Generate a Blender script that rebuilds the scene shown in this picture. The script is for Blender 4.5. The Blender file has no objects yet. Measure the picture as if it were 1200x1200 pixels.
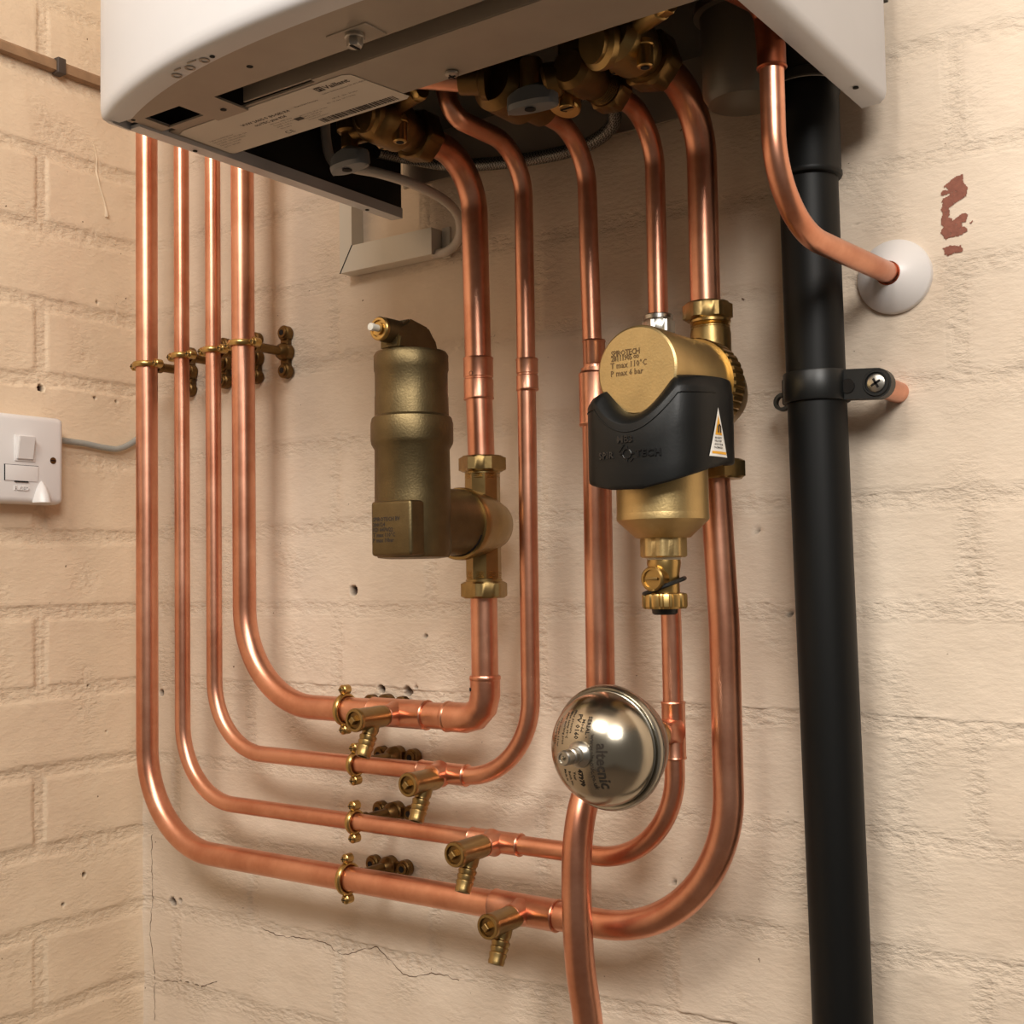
import bpy, bmesh, math, random
from mathutils import Vector, Matrix, noise
random.seed(7)
PI = math.pi
S = 0.001            # everything below is written in millimetres
ZO = 1400.0          # camera height above the floor; z = 0 below means eye level
sc = bpy.context.scene
COL = sc.collection

# ------------------------------------------------------------------ materials
def new_mat(name):
    m = bpy.data.materials.new(name); m.use_nodes = True
    nt = m.node_tree; b = nt.nodes['Principled BSDF']
    return m, nt, b
def srgb(r, g, b):
    f = lambda c: ((c/255.)/12.92 if c <= 10 else (((c/255.)+.055)/1.055)**2.4)
    return (f(r), f(g), f(b), 1)
def simple(name, col, rough=.5, metal=0, noise_amt=.06, scale=120, bump=0, bscale=400, spec=.5, coat=0):
    m, nt, b = new_mat(name)
    N = nt.nodes; L = nt.links
    tc = N.new('ShaderNodeTexCoord'); nz = N.new('ShaderNodeTexNoise'); nz.inputs['Scale'].default_value = scale
    nz.inputs['Detail'].default_value = 4
    L.new(tc.outputs['Object'], nz.inputs['Vector'])
    rp = N.new('ShaderNodeValToRGB'); e = rp.color_ramp.elements
    e[0].position = .3; e[1].position = .7
    e[0].color = tuple(c*(1-noise_amt) for c in col[:3])+(1,); e[1].color = tuple(min(1, c*(1+noise_amt)) for c in col[:3])+(1,)
    L.new(nz.outputs['Fac'], rp.inputs['Fac']); L.new(rp.outputs['Color'], b.inputs['Base Color'])
    b.inputs['Roughness'].default_value = rough; b.inputs['Metallic'].default_value = metal
    b.inputs['Specular IOR Level'].default_value = spec; b.inputs['Coat Weight'].default_value = coat
    if bump:
        n2 = N.new('ShaderNodeTexNoise'); n2.inputs['Scale'].default_value = bscale; n2.inputs['Detail'].default_value = 5
        L.new(tc.outputs['Object'], n2.inputs['Vector'])
        bp = N.new('ShaderNodeBump'); bp.inputs['Strength'].default_value = 1; bp.inputs['Distance'].default_value = bump*S
        L.new(n2.outputs['Fac'], bp.inputs['Height']); L.new(bp.outputs['Normal'], b.inputs['Normal'])
    return m
def copper_mat():
    m, nt, b = new_mat('copper'); N = nt.nodes; L = nt.links
    tc = N.new('ShaderNodeTexCoord')
    geo = N.new('ShaderNodeNewGeometry')
    n1 = N.new('ShaderNodeTexNoise'); n1.inputs['Scale'].default_value = 14; n1.inputs['Detail'].default_value = 6; n1.inputs['Roughness'].default_value = .65
    L.new(geo.outputs['Position'], n1.inputs['Vector'])
    mp = N.new('ShaderNodeMapping'); mp.inputs['Scale'].default_value = (300, 300, 6)
    L.new(geo.outputs['Position'], mp.inputs['Vector'])
    n2 = N.new('ShaderNodeTexNoise'); n2.inputs['Scale'].default_value = 1; n2.inputs['Detail'].default_value = 3
    L.new(mp.outputs['Vector'], n2.inputs['Vector'])
    rp = N.new('ShaderNodeValToRGB'); e = rp.color_ramp.elements
    e[0].position = .28; e[0].color = srgb(196, 128, 100); e[1].position = .62; e[1].color = srgb(230, 170, 142)
    L.new(n1.outputs['Fac'], rp.inputs['Fac'])
    L.new(rp.outputs['Color'], b.inputs['Base Color'])
    b.inputs['Metallic'].default_value = 1
    ma = N.new('ShaderNodeMath'); ma.operation = 'MULTIPLY_ADD'; ma.inputs[1].default_value = .09; ma.inputs[2].default_value = .29
    L.new(n1.outputs['Fac'], ma.inputs[0]); L.new(ma.outputs[0], b.inputs['Roughness'])
    bp = N.new('ShaderNodeBump'); bp.inputs['Strength'].default_value = .15; bp.inputs['Distance'].default_value = .00003
    L.new(n2.outputs['Fac'], bp.inputs['Height']); L.new(bp.outputs['Normal'], b.inputs['Normal'])
    return m
def wall_mat(name, c0, c1):
    m, nt, b = new_mat(name); N = nt.nodes; L = nt.links
    geo = N.new('ShaderNodeNewGeometry')
    n1 = N.new('ShaderNodeTexNoise'); n1.inputs['Scale'].default_value = 7; n1.inputs['Detail'].default_value = 8; n1.inputs['Roughness'].default_value = .6
    L.new(geo.outputs['Position'], n1.inputs['Vector'])
    rp = N.new('ShaderNodeValToRGB'); e = rp.color_ramp.elements
    e[0].position = .3; e[0].color = c0; e[1].position = .65; e[1].color = c1
    L.new(n1.outputs['Fac'], rp.inputs['Fac'])
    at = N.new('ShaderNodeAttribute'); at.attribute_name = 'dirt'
    n3 = N.new('ShaderNodeTexNoise'); n3.inputs['Scale'].default_value = 160; n3.inputs['Detail'].default_value = 4
    L.new(geo.outputs['Position'], n3.inputs['Vector'])
    # tiny pits and specks
    mr = N.new('ShaderNodeMapRange'); mr.inputs['From Min'].default_value = .27; mr.inputs['From Max'].default_value = .24
    L.new(n3.outputs['Fac'], mr.inputs['Value'])
    mx0 = N.new('ShaderNodeMix'); mx0.data_type = 'RGBA'; mx0.inputs['B'].default_value = srgb(96, 66, 44)
    L.new(mr.outputs['Result'], mx0.inputs['Factor']); L.new(rp.outputs['Color'], mx0.inputs['A'])
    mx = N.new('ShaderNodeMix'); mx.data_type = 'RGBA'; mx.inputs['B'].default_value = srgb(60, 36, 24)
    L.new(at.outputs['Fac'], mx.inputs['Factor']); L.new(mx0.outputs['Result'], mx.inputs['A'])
    L.new(mx.outputs['Result'], b.inputs['Base Color'])
    b.inputs['Roughness'].default_value = .62; b.inputs['Specular IOR Level'].default_value = .3
    at2 = N.new('ShaderNodeAttribute'); at2.attribute_name = 'rough'
    n2 = N.new('ShaderNodeTexNoise'); n2.inputs['Scale'].default_value = 210; n2.inputs['Detail'].default_value = 5; n2.inputs['Roughness'].default_value = .6
    mp = N.new('ShaderNodeMapping'); mp.inputs['Scale'].default_value = (.6, .6, 1.3)
    L.new(geo.outputs['Position'], mp.inputs['Vector']); L.new(mp.outputs['Vector'], n2.inputs['Vector'])
    mu = N.new('ShaderNodeMath'); mu.operation = 'MULTIPLY_ADD'; mu.inputs[1].default_value = 1.0; mu.inputs[2].default_value = .32
    L.new(at2.outputs['Fac'], mu.inputs[0])
    mm = N.new('ShaderNodeMath'); mm.operation = 'MULTIPLY'
    L.new(mu.outputs[0], mm.inputs[0]); L.new(n2.outputs['Fac'], mm.inputs[1])
    bp = N.new('ShaderNodeBump'); bp.inputs['Strength'].default_value = 1; bp.inputs['Distance'].default_value = .0022
    L.new(mm.outputs[0], bp.inputs['Height']); L.new(bp.outputs['Normal'], b.inputs['Normal'])
    return m
def braid_mat():
    m, nt, b = new_mat('braided_steel'); N = nt.nodes; L = nt.links
    tc = N.new('ShaderNodeTexCoord'); ck = N.new('ShaderNodeTexChecker'); ck.inputs['Scale'].default_value = 700
    ck.inputs['Color1'].default_value = (.30, .29, .27, 1); ck.inputs['Color2'].default_value = (.05, .05, .05, 1)
    L.new(tc.outputs['Object'], ck.inputs['Vector']); L.new(ck.outputs['Color'], b.inputs['Base Color'])
    b.inputs['Metallic'].default_value = .8; b.inputs['Roughness'].default_value = .4
    return m
M = {}
M['copper'] = copper_mat()
M['solder'] = simple('dull_copper', srgb(150, 84, 58), .4, 1)
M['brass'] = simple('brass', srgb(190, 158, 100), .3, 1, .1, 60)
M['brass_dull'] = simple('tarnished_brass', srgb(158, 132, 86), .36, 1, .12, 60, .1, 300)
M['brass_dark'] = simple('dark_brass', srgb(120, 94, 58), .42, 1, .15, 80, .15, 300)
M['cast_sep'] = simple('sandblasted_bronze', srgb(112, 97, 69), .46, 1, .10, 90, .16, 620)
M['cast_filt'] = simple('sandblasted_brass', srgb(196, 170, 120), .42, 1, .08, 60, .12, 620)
M['chrome'] = simple('chrome', srgb(180, 176, 168), .3, 1, .03)
M['steel'] = simple('stainless_steel', srgb(186, 178, 162), .21, 1, .08, 18, .05, 60)
M['steel_rim'] = simple('stainless_rim', srgb(170, 166, 156), .27, 1, .08, 30)
M['zinc'] = simple('zinc_plate', srgb(170, 165, 158), .38, 1, .1, 60)
M['white_enamel'] = simple('white_enamel', srgb(200, 200, 203), .32, 0, .015, 20)
M['grey_enamel'] = simple('light_grey_enamel', srgb(200, 194, 186), .42, 0, .03, 20)
M['galv'] = simple('galvanised_sheet', srgb(160, 150, 138), .46, .35, .06, 25)
M['dark_sheet'] = simple('dark_sheet', srgb(70, 68, 64), .55, .3, .08, 20)
M['black_foam'] = simple('black_foam', srgb(30, 27, 25), .8, 0, .1, 90)
M['white_plastic'] = simple('white_plastic', srgb(226, 222, 220), .35, 0, .015, 20)
M['trunk_plastic'] = simple('trunking_plastic', srgb(214, 208, 196), .4, 0, .02, 20)
M['cable_white'] = simple('white_cable_sheath', srgb(190, 182, 172), .45, 0, .03, 40)
M['cable_grey'] = simple('grey_cable_sheath', srgb(158, 158, 152), .5, 0, .03, 40)
M['black_plastic'] = simple('black_plastic', srgb(16, 17, 17), .4, 0, .08, 40)
M['black_pipe'] = simple('black_waste_plastic', srgb(10, 11, 11), .5, 0, .1, 12, spec=.28)
M['black_sleeve'] = simple('black_moulded_plastic', srgb(13, 14, 14), .42, 0, .08, 60, .05, 500, spec=.3)
M['grey_plastic'] = simple('grey_handle_plastic', srgb(104, 106, 108), .35, 0, .08, 30)
M['cup_plastic'] = simple('smoky_cup_plastic', srgb(122, 112, 98), .3, 0, .05, 20)
M['cup_plastic'].node_tree.nodes['Principled BSDF'].inputs['Transmission Weight'].default_value = .45
M['ptfe'] = simple('white_tape', srgb(222, 216, 204), .6)
M['ink'] = simple('dark_ink', srgb(42, 34, 28), .6)
M['ink_brown'] = simple('faded_ink', srgb(96, 70, 34), .6)
M['ink_grey'] = simple('etched_grey_ink', srgb(52, 46, 40), .7, 0, spec=.1)
M['paper'] = simple('label_paper', srgb(206, 198, 186), .5, 0, .02, 30)
M['sticker_white'] = simple('sticker_white', srgb(236, 236, 232), .4)
M['sticker_orange'] = simple('sticker_orange', srgb(238, 172, 40), .4)
M['hole'] = simple('hole_dark', srgb(16, 12, 10), .9)
M['emboss'] = simple('embossed_black', srgb(22, 22, 23), .22)
M['plaster_red'] = simple('red_plaster', srgb(140, 88, 72), .85, 0, .14, 300, .2, 700)
M['wood'] = simple('brown_painted_batten', srgb(150, 118, 88), .6, 0, .18, 60, .3, 90)
M['dark_clip'] = simple('dark_saddle', srgb(70, 58, 50), .6)
M['braid'] = braid_mat()
M['wall_back'] = wall_mat('cream_painted_brick', srgb(214, 195, 174), srgb(230, 213, 193))
M['wall_left'] = wall_mat('cream_painted_brick_side', srgb(220, 195, 167), srgb(234, 211, 182))
M['floor'] = simple('concrete_floor', srgb(120, 108, 96), .8, 0, .15, 6)
M['drip'] = simple('cream_paint_drip', srgb(220, 197, 168), .5)

# ------------------------------------------------------------------ mesh builder
def frame(ax):
    ax = Vector(ax).normalized()
    ref = Vector((0, 0, 1)) if abs(ax.z) < .9 else Vector((1, 0, 0))
    u = ax.cross(ref).normalized(); v = ax.cross(u).normalized()
    return u, v, ax
class MB:
    def __init__(s): s.bm = bmesh.new()
    def quads(s, rings, closed_u=True, cap0=False, cap1=False):
        vr = [[s.bm.verts.new(p) for p in r] for r in rings]
        n = len(vr[0])
        for a, b in zip(vr[:-1], vr[1:]):
            for i in range(n if closed_u else n-1):
                j = (i+1) % n
                s.bm.faces.new((a[i], a[j], b[j], b[i]))
        if cap0: s.bm.faces.new(list(reversed(vr[0])))
        if cap1: s.bm.faces.new(vr[-1])
        return s
    def lathe(s, prof, o, ax, seg=40, closed=False, radf=None):
        u, v, w = frame(ax); o = Vector(o); rings = []
        for k, (r, t) in enumerate(prof):
            ring = []
            for i in range(seg):
                a = 2*PI*i/seg
                rr = radf(a, r, t) if radf else r
                ring.append(o + w*t + (u*math.cos(a)+v*math.sin(a))*max(rr, .001))
            rings.append(ring)
        if closed: rings.append(rings[0])
        s.quads(rings, True, (not closed) and prof[0][0] > .01, (not closed) and prof[-1][0] > .01)
        return s
    def cyl(s, r, a, b, seg=32, ch=0):
        a = Vector(a); b = Vector(b); L = (b-a).length
        p = [(r, 0), (r, L)] if not ch else [(r-ch, 0), (r, ch), (r, L-ch), (r-ch, L)]
        return s.lathe(p, a, b-a, seg)
    def hexnut(s, af, a, b, n=6, ch=1.6, rot=0):
        a = Vector(a); b = Vector(b); L = (b-a).length
        seg = n*8; st = 2*PI/n
        def rf(ang, r, t):
            h = (af/2)/math.cos(((ang+rot) % st)-st/2)
            return min(h, r)
        R = af/2/math.cos(st/2)
        return s.lathe([(af/2*.96, 0), (R, ch), (R, L-ch), (af/2*.96, L)], a, b-a, seg, radf=rf)
    def box(s, x0, x1, y0, y1, z0, z1, bev=0):
        mat = Matrix.Translation(((x0+x1)/2, (y0+y1)/2, (z0+z1)/2)) @ Matrix.Diagonal((x1-x0, y1-y0, z1-z0, 1))
        r = bmesh.ops.create_cube(s.bm, size=1, matrix=mat)
        if bev:
            es = list({e for v in r['verts'] for e in v.link_edges})
            bmesh.ops.bevel(s.bm, geom=es, offset=bev, segments=3, profile=.5, affect='EDGES')
        return s
    def tube(s, pts, r, seg=28, cap=True, rf=None):
        pts = [Vector(p) for p in pts]; n = len(pts)
        T = []
        for i in range(n):
            d = (pts[min(i+1, n-1)]-pts[max(i-1, 0)]); T.append(d.normalized())
        u, v, _ = frame(T[0]); rings = []
        for i in range(n):
            if i:
                q = T[i-1].rotation_difference(T[i]); u = q @ u
            u = (u - T[i]*u.dot(T[i])).normalized(); v = T[i].cross(u)
            rr = rf(i/(n-1)) if rf else r
            rings.append([pts[i]+(u*math.cos(2*PI*k/seg)+v*math.sin(2*PI*k/seg))*rr for k in range(seg)])
        return s.quads(rings, True, cap, cap)
    def prism(s, outline, d):
        """closed outline of 3D points pushed along vector d"""
        d = Vector(d); a = [Vector(p) for p in outline]
        return s.quads([a, [p+d for p in a]], True, True, True)
    def build(s, name, mat, parent=None, ang=32):
        bm = s.bm
        bmesh.ops.remove_doubles(bm, verts=bm.verts, dist=.004)
        bmesh.ops.recalc_face_normals(bm, faces=bm.faces)
        off = Vector((0, 0, 0))
        if parent is not None:
            off = Vector(parent['_o'])
            if parent.type == 'MESH': off = Vector(parent['_o'])
        else:
            off = sum((v.co for v in bm.verts), Vector())/len(bm.verts)
        lim = math.radians(ang)
        for f in bm.faces: f.smooth = True
        for e in bm.edges:
            if len(e.link_faces) == 2 and e.calc_face_angle(0) > lim: e.smooth = False
        for v in bm.verts: v.co = (v.co-off)*S
        me = bpy.data.meshes.new(name); bm.to_mesh(me); bm.free()
        me.materials.append(M[mat] if isinstance(mat, str) else mat)
        o = bpy.data.objects.new(name, me); COL.objects.link(o)
        o['_o'] = tuple(off)
        if parent is not None: o.parent = parent
        else: o.location = (off.x*S, off.y*S, (off.z+ZO)*S)
        return o
def thing(name, loc, label, cat, group=None):
    o = bpy.data.objects.new(name, None); COL.objects.link(o); o.empty_display_size = .02
    o.location = (loc[0]*S, loc[1]*S, (loc[2]+ZO)*S); o['_o'] = tuple(float(c) for c in loc)
    o['label'] = label; o['category'] = cat
    if group: o['group'] = group
    return o
def tag(o, label, cat, group=None):
    o['label'] = label; o['category'] = cat
    if group: o['group'] = group
    return o
def copy_thing(t, loc, label):
    c = t.copy(); COL.objects.link(c)
    c.location = (loc[0]*S, loc[1]*S, (loc[2]+ZO)*S); c['_o'] = tuple(float(q) for q in loc); c['label'] = label
    for ch in list(t.children):
        d = ch.copy(); COL.objects.link(d); d.parent = c
        for g in list(ch.children):
            h = g.copy(); COL.objects.link(h); h.parent = d
    return c
def fillet(pts, rad, n=14):
    """polyline with rounded corners; rad = one number or one per inner corner"""
    P = [Vector(p) for p in pts]; out = [P[0]]
    for i in range(1, len(P)-1):
        R = rad[i-1] if isinstance(rad, (list, tuple)) else rad
        a = (P[i-1]-P[i]).normalized(); b = (P[i+1]-P[i]).normalized()
        th = a.angle(b)
        if R < .5 or abs(th-PI) < 1e-3: out.append(P[i]); continue
        t = R/math.tan(th/2); c = P[i]+(a+b).normalized()*(R/math.sin(th/2))
        s0 = P[i]+a*t; s1 = P[i]+b*t
        v0 = s0-c; v1 = s1-c; ang = v0.angle(v1)
        for k in range(n+1):
            f = k/n
            out.append(c+(v0*math.sin((1-f)*ang)+v1*math.sin(f*ang))/math.sin(ang))
    out.append(P[-1]); return out
def spline(P, n=10):
    P = [Vector(p) for p in P]; Q = [P[0]*2-P[1]]+P+[P[-1]*2-P[-2]]; out = []
    for i in range(1, len(Q)-2):
        p0, p1, p2, p3 = Q[i-1:i+3]
        for k in range(n):
            t = k/n
            out.append(.5*((2*p1)+(-p0+p2)*t+(2*p0-5*p1+4*p2-p3)*t*t+(-p0+3*p1-3*p2+p3)*t**3))
    out.append(P[-1]); return out
def text_mb(txt, size, place, bold=0, align='LEFT', extr=0.0, res=3, spacing=1.0, fine=0):
    """lettering as mesh; place(u, v, w) maps text coordinates in mm to a point"""
    c = bpy.data.curves.new('lettering', 'FONT'); c.body = txt; c.size = size; c.align_x = align
    c.resolution_u = res; c.offset = bold; c.extrude = extr; c.space_character = spacing
    o = bpy.data.objects.new('lettering', c); COL.objects.link(o)
    dg = bpy.context.evaluated_depsgraph_get(); me = bpy.data.meshes.new_from_object(o.evaluated_get(dg))
    m = MB(); m.bm.from_mesh(me)
    bpy.data.objects.remove(o); bpy.data.curves.remove(c); bpy.data.meshes.remove(me)
    if fine:
        bmesh.ops.triangulate(m.bm, faces=m.bm.faces)
        for _ in range(4):
            es = [e for e in m.bm.edges if e.calc_length() > fine]
            if not es: break
            bmesh.ops.subdivide_edges(m.bm, edges=es, cuts=1)
            bmesh.ops.triangulate(m.bm, faces=m.bm.faces)
    for v in m.bm.verts: v.co = place(v.co.x, v.co.y, v.co.z)
    return m
def join(a, b):
    me = bpy.data.meshes.new('t'); b.bm.to_mesh(me); b.bm.free(); a.bm.from_mesh(me); bpy.data.meshes.remove(me); return a

# ------------------------------------------------------------------ walls
def sstep(a, b, x):
    t = min(1, max(0, (x-a)/(b-a))); return t*t*(3-2*t)
PER = 79.8; MT = 13.0
def brick(u, z, ph, seed):
    """painted brickwork: returns (height, roughness) at u along the wall and z"""
    wob = noise.noise(Vector((u*.012, z*.012, seed)))*3.2+noise.noise(Vector((u*.06, z*.06, seed+3)))*1.3
    zz = (z+24+wob)/PER; row = math.floor(zz); fz = (zz-row)*PER          # 0 = lower edge of the brick
    # brick fills fz 0..PER-MT, mortar above it
    dz = min(fz, PER-MT-fz)
    uu = (u+ph+(118.5 if row % 2 else 0)+noise.noise(Vector((u*.02, row*7.3, seed+5)))*3)/237.0
    k = math.floor(uu); fu = (uu-k)*237.0
    du = min(fu-6.5, 237-6.5-fu)
    if seed > 40 and u > -45: du = 60
    d = min(dz, du)
    strg = .62+.5*noise.noise(Vector((k*3.1+u*.004, row*5.7, seed+9)))
    soft = 3.2+2*noise.noise(Vector((u*.03, z*.03, seed+12)))
    m = 1-sstep(-2.2, soft, d)                                            # 1 in mortar
    r = noise.noise(Vector((k*1.7, row*2.3, seed+20)))*1.1
    base = r*(1-m)*.8+noise.noise(Vector((u*.015, z*.02, seed+30)))*1.3+noise.noise(Vector((u*.07, z*.09, seed+31)))*.35
    rgh = noise.noise(Vector((u*.16, z*.2, seed+33)))
    mort = -2.3*strg*m+m*rgh*.9
    lip = .9*math.exp(-((d-soft*.4)/2.0)**2)*max(0, noise.noise(Vector((u*.1, z*.1, seed+35)))+.25)
    patch = max(0, noise.noise(Vector((u*.02, z*.02, seed+40)))-.12)*2.2*noise.noise(Vector((u*.22, z*.3, seed+41)))
    return base+mort+lip+patch, min(1, m*.8+max(0, noise.noise(Vector((u*.02, z*.02, seed+40)))-.1)*1.6)
XL = -1112.0
HB = [(-798, -13, 5, 1), (-765, -105, 4, 1), (-733, -106, 5, .8), (-1081, -122, 3.8, 1), (-1064, -343, 5, 1), (-1052, -340, 3, .5), (-710, -55, 2.2, .6), (-772, -143, 4.2, 1), (-722, -102, 2, .5),
      (-1047, 262, 3, .5), (-1047, 250, 2.5, .5), (-345, -248, 1.5, .9), (-349, -246, 1.3, .9), (-326, -250, 2, .9), (-330, -253, 1.4, .8), (-456, -247, 2.0, .9), (-461, -244, 1.2, .8), (-440, -253, 1.2, .6), (-706, -95, 1.2, .7), (-696, -70, 1.2, .4), (-360, -33, 1.2, .8), (-384, 30, 1.2, .7), (-300, 250, 1.2, .6), (-280, -172, 1.5, .7), (-240, 100, 1.3, .5), (-262, -20, 1.3, .5)]
HL = [(-127, 199, 4.0, 1), (-75, -305, 2.6, .8), (-60, 300, 1.6, .6), (-62, 196, 1.8, .6), (-35, 195, 1.6, .6), (-70, -110, 1.4, .7), (-100, -330, 1.8, .6), (-48, -160, 1.2, .5)]
def h_back(x, z):
    h, r = brick(x, z, 222.0+6.5, 1.0)
    h += 5.0*math.exp(-(x-XL)/7.0)            # thick paint rounding the corner
    return h, r
def h_left(y, z):
    h, r = brick(y, z+2, 127.0+118.5, 50.0); h *= .7
    h += 5.0*math.exp((y)/7.0)
    return h, r
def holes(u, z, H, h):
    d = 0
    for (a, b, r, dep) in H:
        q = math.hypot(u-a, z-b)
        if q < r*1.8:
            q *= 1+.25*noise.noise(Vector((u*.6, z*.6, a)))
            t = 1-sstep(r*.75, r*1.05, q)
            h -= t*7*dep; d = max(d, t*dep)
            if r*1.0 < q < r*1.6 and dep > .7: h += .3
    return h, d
def crack(x, z):
    # hairline crack down the corner and a step crack low on the back wall
    xc = -1098+2.2*noise.noise(Vector((0, z*.05, 3)))+1.2*noise.noise(Vector((0, z*.3, 5)))
    if z < -285 and abs(x-xc) < .8: return 1
    return 0
def axis_lines(lo, hi, step, far0, far1, H):
    L = []
    v = lo
    while v <= hi: L.append(v); v += step
    v = lo-step; s = step
    while v > far0: L.append(v); s = min(140, s*1.5); v -= s
    L.append(far0)
    v = L[0] if False else hi; s = step
    v = hi+step
    while v < far1: L.append(v); s = min(140, s*1.5); v += s
    L.append(far1)
    for (c, r) in H:
        q = -r*1.3
        while q <= r*1.3: L.append(c+q); q += .9
    L = sorted(set(round(x, 2) for x in L)); out = [L[0]]
    for x in L[1:]:
        if x-out[-1] > .45: out.append(x)
    out[-1] = L[-1]
    return out
def wall_grid(name, us, zs, hf, P, mat, H):
    bm = bmesh.new(); ld = bm.verts.layers.float.new('dirt'); lr = bm.verts.layers.float.new('rough')
    rows = []
    for z in zs:
        row = []
        for u in us:
            h, r = hf(u, z); h, d = holes(u, z, H, h)
            v = bm.verts.new(Vector(P(u, h, z))*S); v[ld] = d; v[lr] = r
            row.append(v)
        rows.append(row)
    for a, b in zip(rows[:-1], rows[1:]):
        for i in range(len(us)-1):
            f = bm.faces.new((a[i], a[i+1], b[i+1], b[i])); f.smooth = True
    me = bpy.data.meshes.new(name); bm.to_mesh(me); bm.free(); me.materials.append(mat)
    o = bpy.data.objects.new(name, me); COL.objects.link(o); o.location = (0, 0, ZO*S); o['kind'] = 'structure'; o['_o'] = (0., 0., 0.)
    return o
zsB = axis_lines(-420, 480, 3.0, -1400, 1100, [(b, r) for a, b, r, d in HB if r > 1.9])
usB = axis_lines(-1112, -60, 3.0, -1112.5, 1300, [(a, r) for a, b, r, d in HB if r > 1.9])
wb = wall_grid('wall_back', usB, zsB, h_back, lambda u, h, z: (u, -h, z), M['wall_back'], HB)
zsL = axis_lines(-440, 600, 3.0, -1400, 1100, [(b, r) for a, b, r, d in HL])
usL = axis_lines(-270, 0, 2.6, -2400, .5, [(a, r) for a, b, r, d in HL])
usL = [-u for u in usL][::-1]
wl = wall_grid('wall_left', [-u for u in usL], zsL, h_left, lambda u, h, z: (XL+h, u, z), M['wall_left'], HL)
fl = MB().box(-1112, 1300, -2400, 0, -1410, -1400).build('floor', 'floor'); fl['kind'] = 'structure'
cl = MB().box(-1112, 1300, -2400, 0, 1100, 1110).build('ceiling', 'wall_back'); cl['kind'] = 'structure'

# flaked paint: bare red-brown plaster on the right of the back wall
def inpoly(x, y, P):
    c = False; n = len(P)
    for i in range(n):
        x1, y1 = P[i]; x2, y2 = P[(i+1) % n]
        if (y1 > y) != (y2 > y) and x < (x2-x1)*(y-y1)/(y2-y1)+x1: c = not c
    return c
def px_patch(px, py):   # outline traced in the 1040..1200 / 150..350 crop, turned into wall millimetres once
    return (-239.5+(px-375)*(18.5/210.0), 272.5-(py-305)*(44.0/455.0)-(px-375)*.0052)
polys = [[(410, 372), (490, 320), (558, 302), (556, 365), (588, 405), (578, 465), (500, 500), (468, 520), (440, 535), (445, 575), (440, 600), (468, 632), (520, 600), (560, 582), (585, 600), (570, 650), (535, 655), (545, 688), (582, 695), (575, 722), (520, 748), (440, 752), (408, 768), (395, 735), (372, 712), (390, 675), (375, 630), (392, 570), (380, 540), (395, 500), (388, 465), (440, 448), (455, 430), (385, 438), (378, 428), (402, 402), (445, 405)],
         [(383, 825), (450, 812), (520, 818), (540, 845), (530, 868), (460, 872), (410, 890), (400, 865)], [(600, 662), (615, 650), (618, 658), (606, 668)]]
m = MB(); vm = {}
st = .55
for P in polys:
    Q = [px_patch(*p) for p in P]
    x0 = min(q[0] for q in Q); x1 = max(q[0] for q in Q); y0 = min(q[1] for q in Q); y1 = max(q[1] for q in Q)
    for i in range(int(x0/st)-1, int(x1/st)+2):
        for j in range(int(y0/st)-1, int(y1/st)+2):
            x = (i+.5)*st; z = (j+.5)*st
            w = noise.noise(Vector((x*.7, z*.7, 2)))*.9
            if inpoly(x+w, z+w*.8, Q) and noise.noise(Vector((x*.9, z*.9, 8))) < .62:
                vs = []
                for (a, b) in ((i, j), (i+1, j), (i+1, j+1), (i, j+1)):
                    if (a, b) not in vm:
                        h, _ = h_back(a*st, b*st); vm[(a, b)] = m.bm.verts.new((a*st, -h-.55, b*st))
                    vs.append(vm[(a, b)])
                m.bm.faces.new(vs)
pl = m.build('bare_plaster_patch', 'plaster_red', wb, 80); pl['label'] = 'bare red-brown plaster where the cream paint has flaked off'

# hairline cracks low on the back wall and down the corner
def wall_line(P, r, name):
    out = []
    for (x0, z0), (x1, z1) in zip(P[:-1], P[1:]):
        n_ = max(2, int(math.hypot(x1-x0, z1-z0)/1.5))
        for k in range(n_):
            x = x0+(x1-x0)*k/n_; z = z0+(z1-z0)*k/n_
            z += 1.6*noise.noise(Vector((x*.16, z*.16, 4))); x += 1.4*noise.noise(Vector((x*.2, z*.2, 14)))
            out.append((x, -h_back(x, z)[0]-.05, z))
    return MB().tube(out, r, 6, rf=lambda t: r*(.35+.65*abs(math.sin(t*23)))).build(name, M['crack'], wb)
M['crack'] = simple('crack_shadowed_gap', srgb(92, 68, 48), .9)
wall_line([(-929, -350), (-904, -354), (-863, -350), (-840, -350), (-818, -359), (-796, -350), (-775, -344), (-754, -356), (-741, -362), (-729, -363), (-704, -355), (-675, -357)], .42, 'hairline_crack')
wall_line([(-1081, -429), (-1039, -422), (-1019, -424), (-993, -413)], .5, 'hairline_crack')
wall_line([(-1097, -272), (-1097, -295), (-1096, -340), (-1100, -382), (-1095, -422), (-1093, -473)], .4, 'corner_crack')

# thick paint drip on the left wall
pts = []
for k in range(26):
    t = k/25; y = -66+17*t+1.5*math.sin(t*9); z = 475-80*t
    pts.append((XL+h_left(y, z)[0]+.2, y, z))
m = MB().tube(pts, 1.6, 10, rf=lambda t: .5+1.0*t+.6*math.exp(-((t-.42)/.08)**2)+1.0*math.exp(-((t-.97)/.05)**2))
m.build('paint_drip', 'drip', wl)['label'] = 'long dried run of cream paint'
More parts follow.
